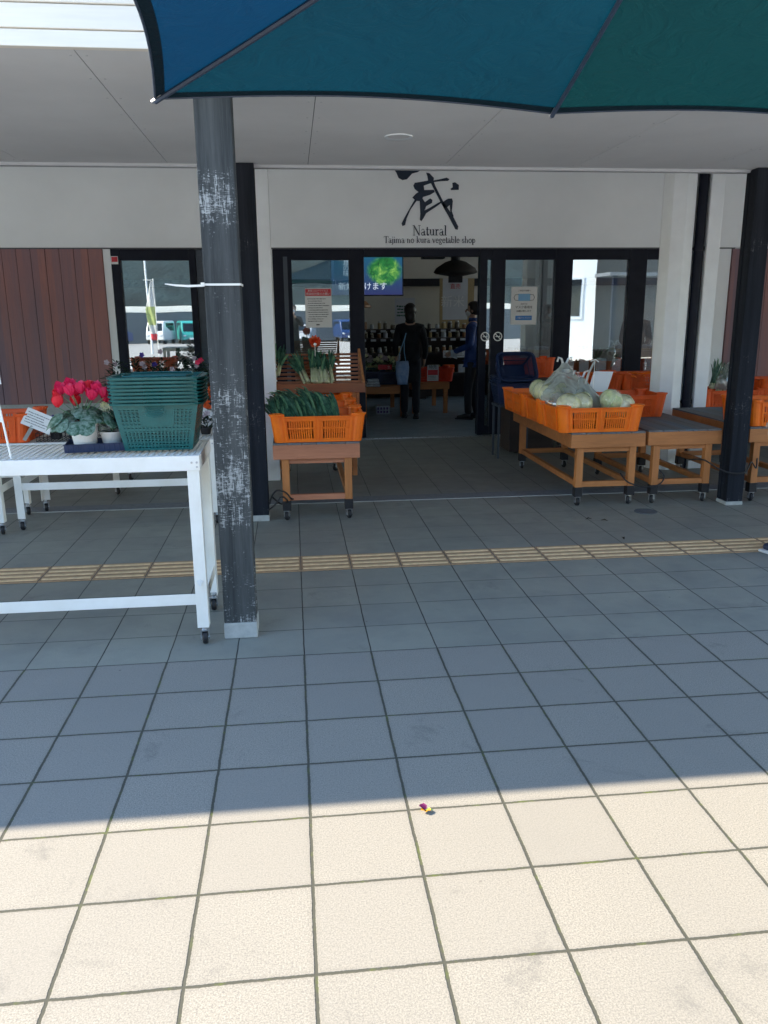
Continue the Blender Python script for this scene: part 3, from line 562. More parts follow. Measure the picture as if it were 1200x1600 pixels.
dl = MB(); dl.lathe([(.050,.012),(.078,.0),(.082,.004),(.082,.02)], 28, (.638,3.36,2.4455)); o = RP(dl, 'downlight', M['jamb'], smooth=True)
dl = MB(); dl.lathe([(.0001,.010),(.052,.010)], 28, (.638,3.36,2.4455)); k = dl.build('lens', M['seam'], parent=o)

# scratched dark posts
def post(x0, x1, y0, y1, h, label, m, bh=.07):
    cx, cy = (x0+x1)/2, (y0+y1)/2; wd, dp = (x1-x0), (y1-y0)
    o = empty('wooden_post', (cx, cy, 0), label, 'post', 'dark wooden posts carrying the walkway roof')
    b = MB(); t = dp/3
    for k in range(3):
        b.box(-wd/2+(.004 if k == 1 else 0), wd/2-(.004 if k == 1 else 0), -dp/2+k*t+(.003 if k else 0), -dp/2+(k+1)*t-.003*(k < 2), bh, h)
    b.box(-wd/2+.012, wd/2-.012, -dp/2+.01, dp/2-.01, bh, h)
    b.build('shaft', m, parent=o, bevel=.004)
    b = MB(); b.box(-wd/2-.003, wd/2+.003, -dp/2-.003, dp/2+.003, 0, bh); b.build('stone_base', M['stone'], parent=o, bevel=.006)
    return o
p1 = post(-.366, -.217, 2.03, 2.18, 2.452, 'front dark wooden post covered in white scratches, with a white cable tie round it', M['post'], .078)
p2 = post(-.365, -.218, 4.225, 4.37, 2.45, 'dark wooden post standing behind the scratched front post', M['postd'], .045)
p3 = post(3.302, 3.436, 4.20, 4.345, 2.45, 'dark wooden post between the carts on the right', M['postd'], .03)
ct = empty('cable_tie', (-.29, 2.105, 1.603), 'white cable tie strapped round the front post with its tail sticking out left', 'cable tie')
b = MB(); h_ = .0045
b.box(-.080, .078, -.080, -.077, -h_, h_); b.box(.0765, .079, -.080, .080, -h_, h_); b.box(-.079, .079, .077, .0795, -h_, h_); b.box(-.0805, -.078, -.079, .080, -h_, h_); b.build('band', M['white'], parent=ct)
b = MB(); b.box(-.088, -.073, -.087, -.077, -.008, .008); b.build('lock', M['white'], parent=ct)
b = MB(); b.strip([(-.08,-.083,-.004),(-.14,-.086,-.006),(-.19,-.088,-.003),(-.235,-.09,.003)], [.009,.009,.008,.004], (0,1,0)); b.build('tail', M['white'], parent=ct, solid=.002)

# ================================================================== INTERIOR
room = empty('shop_interior', (2, 11, 0), 'dim shop interior with beige back wall and dark beams seen through the door', 'room')
def RM(mb, nm, m): o = mb.build(nm, m, parent=room); o.location = (-2, -11, 0); return o
b = MB(); b.box(-7, 7.4, 13.4, 13.6, 0, 3.2); b.box(-7.2, -7, 8.1, 13.6, 0, 3.2); b.box(7.2, 7.4, 8.3, 13.4, 0, .5); b.box(7.2, 7.4, 8.3, 13.4, 2.9, 3.2); RM(b, 'wall', M['inwall'])
for i in range(4): b = MB(); y = 8.4+i*1.6; b.box(7.22, 7.36, y, y+.09, .5, 2.9); RM(b, 'light_opening_mullion', M['navy'])  # unglazed opening added out of view to let sky light into the room
b = MB(); b.box(-7, 7.4, 8.26, 13.6, 3.1, 3.2); RM(b, 'ceiling', M['inceil'])
for z0, z1 in ((1.93, 2.06),):
    b = MB(); b.box(-7, 7.2, 13.30, 13.4, z0, z1); RM(b, 'beam', M['beam'])
for x in (-.6, 1.10, 4.6):
    b = MB(); b.box(x-.06, x+.06, 13.28, 13.4, 0, 3.1); RM(b, 'pillar', M['beam'])
tv = empty('television', (1.02, 9.6, 1.98), 'wide television hanging by the door showing green vegetables and white Japanese caption', 'television')
def screen_mat():
    m, t, bb = nodes('screen'); g = G(t); o = g.obj(); X, Yy, Z = g.sep(o)
    n = g.noise(o, 9, 6, .7, .8); nb = g.noise(o, 4, 3)
    veg = g.ramp(n, [(.3, (.0,.03,.01)), (.5, (.02,.22,.05)), (.66, (.25,.55,.10)), (.8, (.6,.75,.4))])
    blob = g.rng(g.m('ADD', g.m('ADD', g.m('POWER', g.m('ABSOLUTE', g.m('SUBTRACT', X, .24)), 2.0), g.m('POWER', g.m('ABSOLUTE', g.m('MULTIPLY', g.m('SUBTRACT', Z, .04), 1.25)), 2.0)), g.m('MULTIPLY', g.m('SUBTRACT', nb, .5), .05)), .035, .065, 1, 0)
    bgc = g.mix(g.rng(Z, -.27, .27), (.02,.03,.14), (.01,.12,.22))
    c = g.mix(blob, bgc, veg); bb.inputs['Base Color'].default_value = (0,0,0,1); bb.inputs['Roughness'].default_value = .3
    g.put(bb.inputs['Emission Color'], c); bb.inputs['Emission Strength'].default_value = .22; return m
b = MB(); b.box(-.49, .49, 0, .05, -.285, .285); b.build('casing', M['beam'], parent=tv, bevel=.004)
b = MB(); b.add([(-.475,-.002,-.27),(.475,-.002,-.27),(.475,-.002,.27),(-.475,-.002,.27)], [(0,1,2,3)]); b.build('screen', screen_mat(), parent=tv)
cap = emit('caption_light', (.75,.85,1), .22)
text_mesh('新鮮 届けます', .105, (-.06, -.005, -.165), RX, cap, tv, 'caption'); text_mesh('産\n直\nの\n味', .085, (-.28, -.005, .11), RX, cap, tv, 'caption', sp=.85)
b = MB(); b.beam((0,.03,.28),(0,.03,1.12), .04, .04); b.build('hanger', M['beam'], parent=tv)
pl = empty('pendant_lamp', (2.50, 11, 2.10), 'wide dark disc shaped pendant lamp hanging beyond the doorway', 'lamp')
b = MB(); b.lathe([(.06,.14),(.16,.11),(.30,.02),(.335,-.04),(.30,-.06),(.14,-.09),(.05,-.10)], 36); b.build('shade', M['straw'], parent=pl, smooth=True)
b = MB(); b.cyl((0,0,.12), .075, .88, 14); b.build('stem', M['beam'], parent=pl)
b = MB(); b.box(-.10, .10, -.05, .05, -.19, -.09); b.build('holder', M['beam'], parent=pl)
ac = empty('ceiling_unit', (2.15, 11, 2.29), 'small dark box hanging from the shop ceiling left of the disc lamp', 'ceiling unit')
b = MB(); b.box(-.17, .17, -.1, .1, -.035, .05); b.build('body', M['beam'], parent=ac, bevel=.01); b = MB(); b.box(-.02,.02,-.02,.02,.05,.81); b.build('bracket', M['beam'], parent=ac)
# back shelves with jars
def shelf(x, y, wd, n, zs, label):
    o = empty('goods_shelf', (x, y, 0), label, 'shelf', 'dark shelves at the back of the shop')
    for z in zs:
        b = MB(); b.box(-wd/2, wd/2, -.2, .2, z-.03, z); b.build('shelf_board', M['brown'], parent=o)
    for s in (-1, 1):
        b = MB(); b.box(s*wd/2-.03, s*wd/2+.03, -.2, .2, 0, zs[-1]+.02); b.build('side_panel', M['brown'], parent=o)
    b = MB(); b.box(-wd/2, wd/2, .2, .23, 0, zs[-1]); b.build('back_panel', M['brown'], parent=o)
    return o
shelf(1.55, 12.6, 1.3, 5, (.45, .80, 1.05, 1.20), 'dark goods shelf at the back of the shop, behind the woman with the tote bag')
shelf(2.93, 12.6, 1.35, 5, (.45, .80, 1.05, 1.20), 'dark goods shelf at the back of the shop, left of the man in blue')
jar = empty('jar', (0,0,0), 'small jar with a pale lid on the back shelves', 'jar', 'jars on the back shelves')
b = MB(); b.lathe([(.0001,0),(.036,0),(.038,.01),(.038,.075),(.028,.09)], 12); b.build('glass_body', M['jarg'], parent=jar, smooth=True)
b = MB(); b.lathe([(.029,.088),(.030,.11),(.0001,.11)], 12); b.build('lid', M['lidw'], parent=jar)
rj = random.Random(4); first = True; jar_alt = []
for mm in ('pkg', 'tan', 'counter'):
    d_ = jar.children[0].data.copy(); d_.materials[0] = M[mm]; jar_alt.append(d_)
for sx, x0 in ((1.55, 1.0), (2.93, 2.36)):
    for z, nn in ((1.20, 10), (1.05, 10), (.80, 9)):
        for i in range(nn):
            x = x0 + i*.118 + rj.uniform(-.012, .012)
            if first: jar.location = (x, 12.47, z); first = False
            else:
                c = copy_tree(jar, loc=(x, 12.47, z)); q_ = rj.uniform(.75,1.2); c.scale = (q_, q_, rj.uniform(.7, 1.45) if z == 1.2 else rj.uniform(.7,1.05))
                if rj.random() < .5:
                    for ch in c.children:
                        if ch.name.startswith('glass_body'): ch.data = jar_alt[rj.randrange(3)]
for i, (x, z, lb) in enumerate(((2.66, .80, 'left'), (2.88, .80, 'right'))):
    c = board('price_card', x, 12.38, .87-.10, .17, .12, M['paperg'], 'pale price card on the front of the back shelf, the %s one of a pair' % lb, 'price card'); lines(c, -.07, .07, -.04, .04, 3)
bb_ = board('tan_panel', 2.93, 13.0, 1.62, .62, .86, M['tan'], 'tan board standing behind the goods left of the man in blue', 'board', d=.02)
pn = board('poster', 2.70, 12.0, 1.68, .42, .66, M['paperg'], 'hanging grey poster with white and black lettering under the disc lamp', 'poster', d=.006)
text_mesh('新米', .20, (-.04, -.004, -.05), RX, M['paper'], pn, 'print_text'); text_mesh('直売', .09, (0, -.004, .2), RX, M['red'], pn, 'print_text'); b = MB(); b.beam((0,.003,.33),(0,.003,1.4), .01, .01); b.build('cord', M['beam'], parent=pn)
gp = board('poster', 1.90, 12.3, 1.50, .34, .42, M['paperg'], 'pale green and white poster behind the woman\'s head', 'poster', d=.006); lines(gp, -.14, .14, -.1, .1, 4, M['leekg'], .6)
# interior tables
def indoor_table(x0, x1, y0, y1, h, label, m):
    o = empty('display_table', ((x0+x1)/2, (y0+y1)/2, 0), label, 'table', 'wooden display tables inside the shop'); wd, dp = (x1-x0)/2, (y1-y0)/2
    b = MB(); b.box(-wd, wd, -dp, dp, h-.10, h); b.build('tabletop', m, parent=o, bevel=.004)
    for i in (-1, 1):
        for j in (-1, 1):
            b = MB(); b.box(i*(wd-.05)-.03, i*(wd-.05)+.03, j*(dp-.05)-.03, j*(dp-.05)+.03, 0, h-.10); b.build('leg', m, parent=o)
    return o
indoor_table(1.72, 2.29, 10.3, 11.4, .466, 'low wooden table carrying the red crate, right of the woman', M['cartw'])
indoor_table(.95, 1.60, 10.0, 11.3, .44, 'low wooden table just inside the door on the left', M['cartw'])
indoor_table(2.62, 4.15, 9.3, 10.0, .93, 'waist high wooden counter behind the right hand windows, the nearer one', M['counter'])
indoor_table(4.3, 6.3, 9.3, 10.0, .93, 'waist high wooden counter behind the right hand windows, the farther one', M['counter'])
ry = random.Random(8)
gd = empty('goods_tray', (0,0,0), 'shallow pale tray of packed goods on the counter behind the right windows', 'tray', 'trays on the counters behind the right windows')
b = MB(); b.box(-.11,.11,-.15,.15,0,.03); b.build('tray', M['tan'], parent=gd, bevel=.004)
b = MB()
for i in range(3):
    for j in range(4): b.sph((-.075+i*.075, -.11+j*.073, .05), .03, .03, .026, 8, 6)
b.build('packs', M['pkg'], parent=gd, smooth=True)
for i in range(11):
    x = 2.78 + i*.30
    if 4.1 < x < 4.4: continue
    if i == 0: gd.location = (x, 9.52, .932)
    else: copy_tree(gd, loc=(x, 9.5+ry.uniform(-.03,.06), .932), rz=ry.uniform(-.1,.1))
pk = empty('white_package', (1.13, 10.12, .442), 'stack of white wrapped packages on the low table left inside the door', 'package')
for k in range(3):
    b = MB(); b.box(-.10+.01*k, .10-.008*k, -.08, .08, k*.036, k*.036+.032); b.build('packet', M['pkg'], parent=pk, bevel=.01)
pb = empty('printed_box', (1.30, 10.45, .008), 'small white and purple printed box on the shop floor under the low table', 'box')
b = MB(); b.box(-.10, .10, -.09, .09, 0, .12); b.build('carton', M['pkg'], parent=pb, bevel=.003); b = MB()
for i in range(4):
    for j in range(2): b.box(-.085+i*.045, -.055+i*.045, -.0915, -.0895, .015+j*.05, .05+j*.05)
b.build('print', M['purple'], parent=pb)
# ================================================================== CRATES, CARTS, TABLES
def crate_mesh(W=.66, D=.47, H=.205, dip=.018):
    b = MB(); t = .006; cw = .085
    def wall(L, horiz, sgn, off):
        """a slotted wall of length L, centred; horiz: runs along x"""
        def bx(a0, a1, z0, z1, th=t, o=0):
            if horiz: b.box(a0, a1, sgn*off-th/2-o*sgn*0 , sgn*off+th/2, z0, z1)
            else: b.box(sgn*off-th/2, sgn*off+th/2, a0, a1, z0, z1)
        a, e = -L/2+cw, L/2-cw
        bx(-L/2, a, 0, H); bx(e, L/2, 0, H)
        bx(a, e, 0, .028); bx(a, e, H*.47, H*.53); bx(a, e, H-.052, H-dip); bx(-.022, .022, .028, H-.052)
        for s in (-1, 1):
            bx(min(s*.022, s*.036), max(s*.022, s*.036), .028, H-.052); q = a if s < 0 else e
            bx(min(q, q-s*.03), max(q, q-s*.012), .028, H-.052)
            n = 11; c0, c1 = s*.036, q-s*.012
            for i in range(1, n):
                c = c0 + (c1-c0)*i/n; bx(c-.0056, c+.0056, .028, H-.052, t*.9)
    wall(W-.012, True, -1, D/2-.003); wall(W-.012, True, 1, D/2-.003); wall(D-.012, False, -1, W/2-.003); wall(D-.012, False, 1, W/2-.003)
    # rim and bulging corners
    for s in (-1, 1):
        b.box(-W/2+.04, W/2-.04, s*(D/2+.004)-.010, s*(D/2+.004)+.010, H-dip-.006, H-dip+.002)
        b.box(s*(W/2+.004)-.010, s*(W/2+.004)+.010, -D/2+.04, D/2-.04, H-dip-.006, H-dip+.002)
    for i in (-1, 1):
        for j in (-1, 1):
            cx, cy = i*(W/2-.035), j*(D/2-.035)
            b.lathe([(.043,0),(.046,.004),(.046,H-.014),(.054,H-.012),(.054,H),(.040,H),(.040,.0)], 14, (cx, cy, 0))
    for s in (-1, 1):
        for x in (-W/2+cw, W/2-cw, 0): b.box(x-.008, x+.008, min(s*D/2, s*(D/2+.008)), max(s*D/2, s*(D/2+.008)), .01, H-dip)
        for y in (-D/2+cw, D/2-cw): b.box(min(s*W/2, s*(W/2+.008)), max(s*W/2, s*(W/2+.008)), y-.008, y+.008, .01, H-dip)
    for i in range(9): x = -W/2+.05+i*(W-.1)/8; b.box(x-.012, x+.012, -D/2+.01, D/2-.01, .004, .010)
    for i in range(7): y = -D/2+.03+i*(D-.06)/6; b.box(-W/2+.01, W/2-.01, y-.01, y+.01, .0, .004)
    b.map(lambda v: (v.x*(.92+.08*v.z/H), v.y*(.91+.09*v.z/H), v.z))
    return b
cr0 = crate_mesh().build('orange_crate', M['orange'], bevel=.0015, seg=1)
used = [False]
def crate(x, y, z, label, rz=0, group='orange slotted crates on the wooden carts', m=None, sc=1):
    if not used[0]: o = cr0; used[0] = True
    else: o = cr0.copy(); link(o)
    if m:
        o.data = cr0.data.copy(); o.data.materials[0] = m
    o.location = (x, y, z); o.rotation_euler = (0, 0, rz); o.scale = (sc, sc, 1); tag(o, label, 'crate', group); return o

def caster(par, x, y, z1, rz=0, r=.038):
    o = link(bpy.data.objects.new('caster', None)); o.parent = par; o.location = (x, y, 0); o.rotation_euler = (0,0,rz); o.empty_display_size = .03
    b = MB(); b.lathe([(.0001,-.013),(r-.006,-.013),(r,-.008),(r,.008),(r-.006,.013),(.0001,.013)], 20, (0,0,r), 'x'); b.build('wheel', M['rubber'], parent=o, smooth=False)
    b = MB(); b.box(-.019,-.016,-.02,.016,r*.7,r*2+.004); b.box(.016,.019,-.02,.016,r*.7,r*2+.004); b.box(-.022,.022,-.022,.022,r*2+.002,r*2+.008); b.lathe([(.0001,-.021),(.010,-.021),(.010,.021),(.0001,.021)], 10, (0,0,r), 'x'); b.cyl((0,0,r*2+.006), .014, max(.004, z1-r*2-.006), 12); b.build('fork', M['steel'], parent=o)
    return o
def cart(x0, x1, y0, y1, h, label, wood=None, legw=None, socket=True):
    o = empty('wooden_cart', ((x0+x1)/2, (y0+y1)/2, 0), label, 'cart', 'wooden display carts on casters'); W, D = (x1-x0)/2, (y1-y0)/2
    wood = wood or M['cartw']; legw = legw or M['cartv']
    b = MB(); b.box(-W, W, -D, -D+.024, h-.118, h-.014); b.build('front_board', wood, parent=o, bevel=.003)
    b = MB(); b.box(-W, W, D-.024, D, h-.118, h-.014); b.build('back_board', wood, parent=o, bevel=.003)
    for s in (-1, 1):
        b = MB(); b.box(min(s*W, s*(W-.022)), max(s*W, s*(W-.022)), -D+.0245, D-.0245, h-.118, h-.014); b.build('side_board', wood, parent=o, bevel=.003)
    b = MB(); n = max(4, int(2*W/.1))
    for i in range(n): b.box(-W+.001+i*2*W/n, -W-.003+(i+1)*2*W/n, -D+.001, D-.001, h-.0135, h)
    b.build('top_boards', M['carttop'], parent=o, bevel=.002, seg=1)
    lx, ly = W-.085, D-.05
    for i in (-1, 1):
        for j in (-1, 1):
            b = MB(); b.box(i*lx-.027, i*lx+.027, j*ly-.027, j*ly+.027, .13, h-.0145); b.build('leg', legw, parent=o, bevel=.003)
            b = MB(); b.box(i*lx-.031, i*lx+.031, j*ly-.031, j*ly+.031, .075, .15); b.build('leg_socket', M['rubber'], parent=o, bevel=.003)
            caster(o, i*lx, j*ly, .078, rz=random.uniform(-.9,.9), r=.034)
    for j in (-1, 1):
        b = MB(); b.box(-lx+.0275, lx-.0275, j*ly-.018, j*ly+.018, .150, .192); b.build('rail', legw if 0 else wood, parent=o, bevel=.002)
        b = MB(); b.box(-lx+.0275, lx-.0275, j*ly-.018, j*ly+.018, h-.155, h-.1185); b.build('rail', wood, parent=o, bevel=.002)
    for i in (-1, 1):
        b = MB(); b.box(i*lx-.018, i*lx+.018, -ly+.0275, ly-.0275, .150, .192); b.build('rail', M['cartw'], parent=o, bevel=.002)
    return o
cart(-.17, .455, 4.19, 6.15, .578, 'reddish wooden cart left of the doorway carrying the crates of leeks', M['cartp'])
cart(2.08, 2.67, 4.32, 5.98, .579, 'wooden cart right of the doorway carrying the crates of cabbages')
cart(2.692, 3.285, 4.32, 5.60, .584, 'wooden cart with bare grey top between the cabbage cart and the dark post')
cart(3.49, 4.10, 4.28, 5.60, .596, 'wooden cart right of the dark post, cut by the right picture edge')
cart(2.75, 4.02, 6.75, 7.55, .62, 'wooden cart by the right hand windows, behind the white column')
cart(4.06, 5.3, 6.1, 7.5, .50, 'dark topped wooden cart right of the white column, behind the dark post', M['brown'], M['cartv'])
# left: leeks
crate(.158, 4.42, .580, 'orange crate heaped with leeks at the front of the left cart')
crate(.160, 4.935, .580, 'orange crate with leeks, second from the front on the left cart')
crate(.165, 5.45, .580, 'orange crate, third from the front on the left cart')
crate(.165, 5.90, .582, 'orange crate at the back of the left cart, under the slatted rack')
# right: cabbages
crate(2.30, 4.54, .581, 'orange crate with wrapped cabbages at the front of the right cart')
crate(2.30, 5.04, .581, 'orange crate with bagged cabbages, second from the front on the right cart')
crate(2.20, 5.62, .581, 'orange crate turned lengthwise at the far end of the cabbage cart', rz=R(90))
crate(2.84, 5.30, .62-.034, 'orange crate standing behind the white card on the bare cart', m=M['orange2'])
crate(3.82, 4.52, .598, 'orange crate on the cart right of the dark post, cut by the picture edge')
crate(3.30-.12, 7.05, .622, 'red orange crate of carrots by the right window, left one', m=M['orange2'])
crate(3.84, 7.06, .622, 'red orange crate of carrots by the right window, next to the white column', m=M['orange2'])
crate(2.50, 6.95, .80, 'red orange crate beside the navy basket by the right window', m=M['orange2'], sc=.7)
crate(4.40, 6.36, .502, 'orange crate of greens between the white column and the dark post', m=M['orange2'])
crate(5.02, 6.34, .60, 'orange crate with a white card at the right edge behind the dark post', m=M['orange2'])
bs = empty('wooden_box', (2.5, 6.95, 0), 'dark wooden box under the small red orange crate by the window', 'box')
b = MB(); b.box(-.24, .24, -.2, .2, .02, .798)
for z in (.15, .4, .65): b.box(-.245, .245, -.206, -.2, z, z+.12)
b.build('boards', M['brown'], parent=bs, bevel=.003)
c5 = board('price_card', 5.06, 6.095, .73, .14, .10, M['paper'], 'small white card with a blue mark on the rightmost rear crate', 'price card'); b = MB(); b.sph((0,-.002,-.005), .045, .002, .022, 14, 8); b.build('print', M['blue'], parent=c5)
c6 = board('price_tag', 2.018, 4.50, .675, .045, .07, M['paper'], 'tiny white tag with a black code on the side of the cabbage crate', 'price tag', rz=R(-92)); 
b = MB()
for i in range(5): b.box(-.015+i*.0065, -.012+i*.0065, -.0012, 0, -.022, .022)
b.build('print', M['ink'], parent=c6)

# ---- leeks
def leek_bundle(seed, n=9, L=.42, white=.12, label='', group='leeks', spread=.05):
    r = random.Random(seed); o = empty('leek_bundle', (0,0,0), label, 'leeks', group)
    ws = MB(); gs = MB(); gl = MB()
    for i in range(n):
        x = r.uniform(-spread, spread); y = r.uniform(-.02, .02); rad = r.uniform(.0085, .0125); tip = white + r.uniform(0,.05)
        lx = x*.5 + r.uniform(-.012,.012)
        ws.tube([(x,y,0),(x,y,.02),(x+lx*.1,y,tip)], [rad*1.05, rad*1.1, rad*.95], 8)
        for k in range(r.randint(3,4)):
            l2 = L*r.uniform(.7,1.05) - tip; dx = lx*.8 + r.uniform(-.05,.05); dy = r.uniform(-.035,.03); w0 = r.uniform(.014,.024)
            pts = [(x+lx*.1+dx*t**1.3, y+dy*t, tip-.03 + (l2+.03)*t - .10*max(0,t-.55)**2) for t in (0,.18,.36,.55,.75,.9,1)]
            (gs if k else gl).strip(pts, [rad*1.9, w0, w0*1.15, w0*1.1, w0*.9, w0*.55, .003], (r.uniform(-.6,.6),-1,0), .28)
    ws.build('stalks', M['leekw'], parent=o, smooth=True); gs.build('leaves', M['leekg'], parent=o, smooth=True); gl.build('inner_leaves', M['leekl'], parent=o, smooth=True)
    return o
# heaped greens in the two front crates: dense, dark, leaning to the right
def heap(seed, label, n=11, L=.34):
    r = random.Random(seed); o = empty('leek_bundle', (0,0,0), label, 'leeks', 'leek bundles lying in the orange crates'); g1 = MB(); g2 = MB()
    for i in range(n):
        x = r.uniform(-.03,.03); z0 = r.uniform(0,.03); w0 = r.uniform(.016,.028); l = L*r.uniform(.75,1.05); dx = r.uniform(-.03,.03)
        pts = [(x+dx*t, -.0 + l*t, z0 + .05*math.sin(t*2.6) + r.uniform(-.004,.004)) for t in (0,.15,.3,.45,.6,.75,.9,1)]
        (g1 if r.random() < .60 else g2).strip(pts, [w0*.5, w0, w0*1.1, w0*1.15, w0, w0*.9, w0*.6, .003], (r.uniform(-.4,.4), 0, 1), .3)
    g1.build('leaves', M['leekg'], parent=o, smooth=True); g2.build('inner_leaves', M['leekl'], parent=o, smooth=True); return o
hp = [heap(s, 'bundle of dark green leek leaves lying in the front left crates') for s in (1, 2, 3)]
pos_names = ['at the far left end', 'second from the left', 'third from the left', 'fourth from the left', 'in the middle', 'right of the middle', 'third from the right', 'second from the right', 'at the right end']
k = 0
for row, (y0, nn, z0) in enumerate(((4.24, 9, .70), (4.72, 6, .715))):
    for i in range(nn):
        x = -.14 + i*(.052 if row == 0 else .058) + (.06 if row else 0); src = hp[k % 3]
        if row == 0:
            lb = 'dark green leek bundle in the front left crate, ' + pos_names[i]
        else: lb = 'dark green leek bundle in the second left crate, number %d from the left' % (i+1); lb = 'dark green leek bundle in the second crate of the left cart, ' + ['leftmost','left of the gap','middle left','middle right','right inner','rightmost'][i]
        if k < 3: o = src
        else: o = copy_tree(src)
        o.location = (x+.02, y0, z0+.022+random.uniform(-.006,.012)); o.rotation_euler = (R(16+random.uniform(-5,6)), R(random.uniform(-12,10)), R(14+random.uniform(-7,9) + row*8)); o['label'] = lb; k += 1
# upper layer, standing leaf ends at the back of the front crate
for i in range(6):
    o = copy_tree(hp[i % 3]); o.location = (-.13+i*.085, 4.31, .725); o.rotation_euler = (R(38+random.uniform(-8,8)), 0, R(20+random.uniform(-16,14))); o.scale = (1,.75,1)
    o['label'] = 'upright leek leaf bunch behind the front row in the left crate, ' + ['leftmost','second from left','third from left','third from right','second from right','rightmost'][i]

# ---- slatted rack with leeks standing on it
rk = empty('slatted_rack', (.22, 5.95, 0), 'sloping slatted wooden rack holding upright leeks left of the doorway', 'rack')
b = MB()
for i in range(8):
    t = i/7; y = -.10 + .42*t; z = .862 + .225*t; b.box(-.41, .39, y-.006, y+.014, z-.002, z+.019)
b.build('slats', M['rackw'], parent=rk, bevel=.002, seg=1)
b = MB(); b.box(-.42, .42, -.155, -.130, .775, .862); b.build('front_board', M['rackw'], parent=rk, bevel=.003)
b = MB(); b.box(.345, .368, -.12, .35, .42, .774); b.build('lower_panel', M['cartw'], parent=rk)
for s in (-1, 1):
    b = MB(); x = -.42 if s < 0 else .398
    b.add([(x,-.13,.775),(x+.022,-.13,.775),(x+.022,.36,.775),(x,.36,.775),(x,-.13,.875),(x+.022,-.13,.875),(x+.022,.36,1.145),(x,.36,1.145)], [(0,3,2,1),(4,5,6,7),(0,1,5,4),(1,2,6,5),(2,3,7,6),(3,0,4,7)]); b.build('side_panel', M['cartw'], parent=rk)
    for y in (-.10, .33):
        b = MB(); x_l = x+.01 if s < 0 else .30; b.box(x_l-.005, x_l+.04, y-.022, y+.022, .0, .776); b.build('leg', M['cartw'], parent=rk, bevel=.002)
lb_ = [('upright white stemmed leek bundle on the slatted rack, bent to the left', -.065, -24, 11), ('upright leek bundle on the slatted rack, the tallest in the middle', -.005, 0, 12), ('upright leek bundle on the slatted rack, right of the tallest', .065, -6, 13), ('upright leek bundle at the right end of the row on the slatted rack', .135, -10, 14)]
for lb, x, ty, sd_ in lb_:
    o = leek_bundle(sd_, 9,   .36 if sd_ != 12 else .41, .13, lb, 'leek bundles on the slatted rack', .035)
    o.location = (.19+x, 5.80, .867); o.rotation_euler = (R(-40), R(ty*.9), 0)
o = leek_bundle(15, 6, .36, .1, 'dark leek bundle at the left edge of the slatted rack', 'leek bundles on the slatted rack', .03); o.location = (-.17, 5.88, .93); o.rotation_euler = (R(-40), R(14), 0)
fp = empty('paper_flower', (.20, 5.98, 1.07), 'round red orange paper flower on a stick above the leeks', 'decoration')
b = MB(); rf = random.Random(2)
for i in range(70):
    a = rf.uniform(0, 6.28); e = rf.uniform(-.6,1.35); d = Vector((math.cos(a)*math.cos(e), -math.sin(e)*.6, math.sin(a)*math.cos(e))); q = Vector((0,0,.16))
    b.strip([q, q+d*.03, q+d*.056], [.012,.022,.012], (0,1,.3), .2)
b.build('petals', M['orangef'], parent=fp, smooth=True); b = MB(); b.tube([(0,0,-.12),(0,-.01,.12)], .003, 6); b.build('stick', M['white'], parent=fp); b = MB(); b.sph((0,-.05,.135), .014); b.build('centre', M['white'], parent=fp, smooth=True)

# ---- cabbages
def cabbage(seed, r=.085):
    rr_ = random.Random(seed); o = empty('cabbage', (0,0,0), '', 'cabbage', 'cabbages in the orange crates')
    ph = [rr_.uniform(0,6.28) for _ in range(4)]
    f = lambda q: 1 + .035*math.sin(3*math.atan2(q.y,q.x)+ph[0]) + .02*math.sin(9*math.atan2(q.y,q.x)+4*q.z+ph[1])
    b = MB(); b.sph((0,0,r*.86), r, r*.98, r*.86, 28, 16, f); b.build('head', M['cabb'], parent=o, smooth=True)
    b = MB()
    for k in range(5):
        a = ph[2] + k*1.256; b.cur = 0; P_ = []; nu, nv = 9, 9
        for j in range(nv+1):
            t = R(158 - j*118/nv)
            for i in range(nu+1):
                da = (i/nu-.5)*1.9*(.55+.45*math.sin(min(1,j/nv*1.2)*math.pi*.75)); rad = r*(1.035 + .05*(j/nv)**3 + .016*math.sin(i*2.2+k) + .03*abs(i/nu-.5))
                q = Vector((math.sin(t)*math.cos(a+da), math.sin(t)*math.sin(a+da), math.cos(t)*.88)); P_.append(q*rad + Vector((0,0,r*.86)))
        b.add(P_, [(j*(nu+1)+i, j*(nu+1)+i+1, (j+1)*(nu+1)+i+1, (j+1)*(nu+1)+i) for j in range(nv) for i in range(nu)])
    b.build('outer_leaves', M['cabb'] if seed % 2 else M['cabb2'], parent=o, smooth=True)
    b = MB()
    for k in range(5):
        a = ph[2] + k*1.256
        for da, ln in ((0, 95), (.35, 60), (-.35, 60), (.6, 35), (-.6, 35)):
            pts = [];
            for j in range(8):
                t = R(150 - j*ln/7); aa = a + da*(j/7); rad = r*1.052
                pts.append(Vector((math.sin(t)*math.cos(aa), math.sin(t)*math.sin(aa), math.cos(t)*.88))*rad + Vector((0,0,r*.86)))
            b.tube(pts, [.0042-.0004*j for j in range(8)] if da == 0 else [.0022-.0002*j for j in range(8)], 5)
    b.build('ribs', M['cabw'], parent=o, smooth=True)
    b = MB(); b.sph((0,0,r*.86), r*1.1, r*1.1, r*.98, 22, 12, lambda q: 1+.03*math.sin(7*math.atan2(q.y,q.x)+5*q.z)); b.build('wrap', M['film2'], parent=o, smooth=True)
    return o
cabs = [cabbage(1), cabbage(2), cabbage(3)]
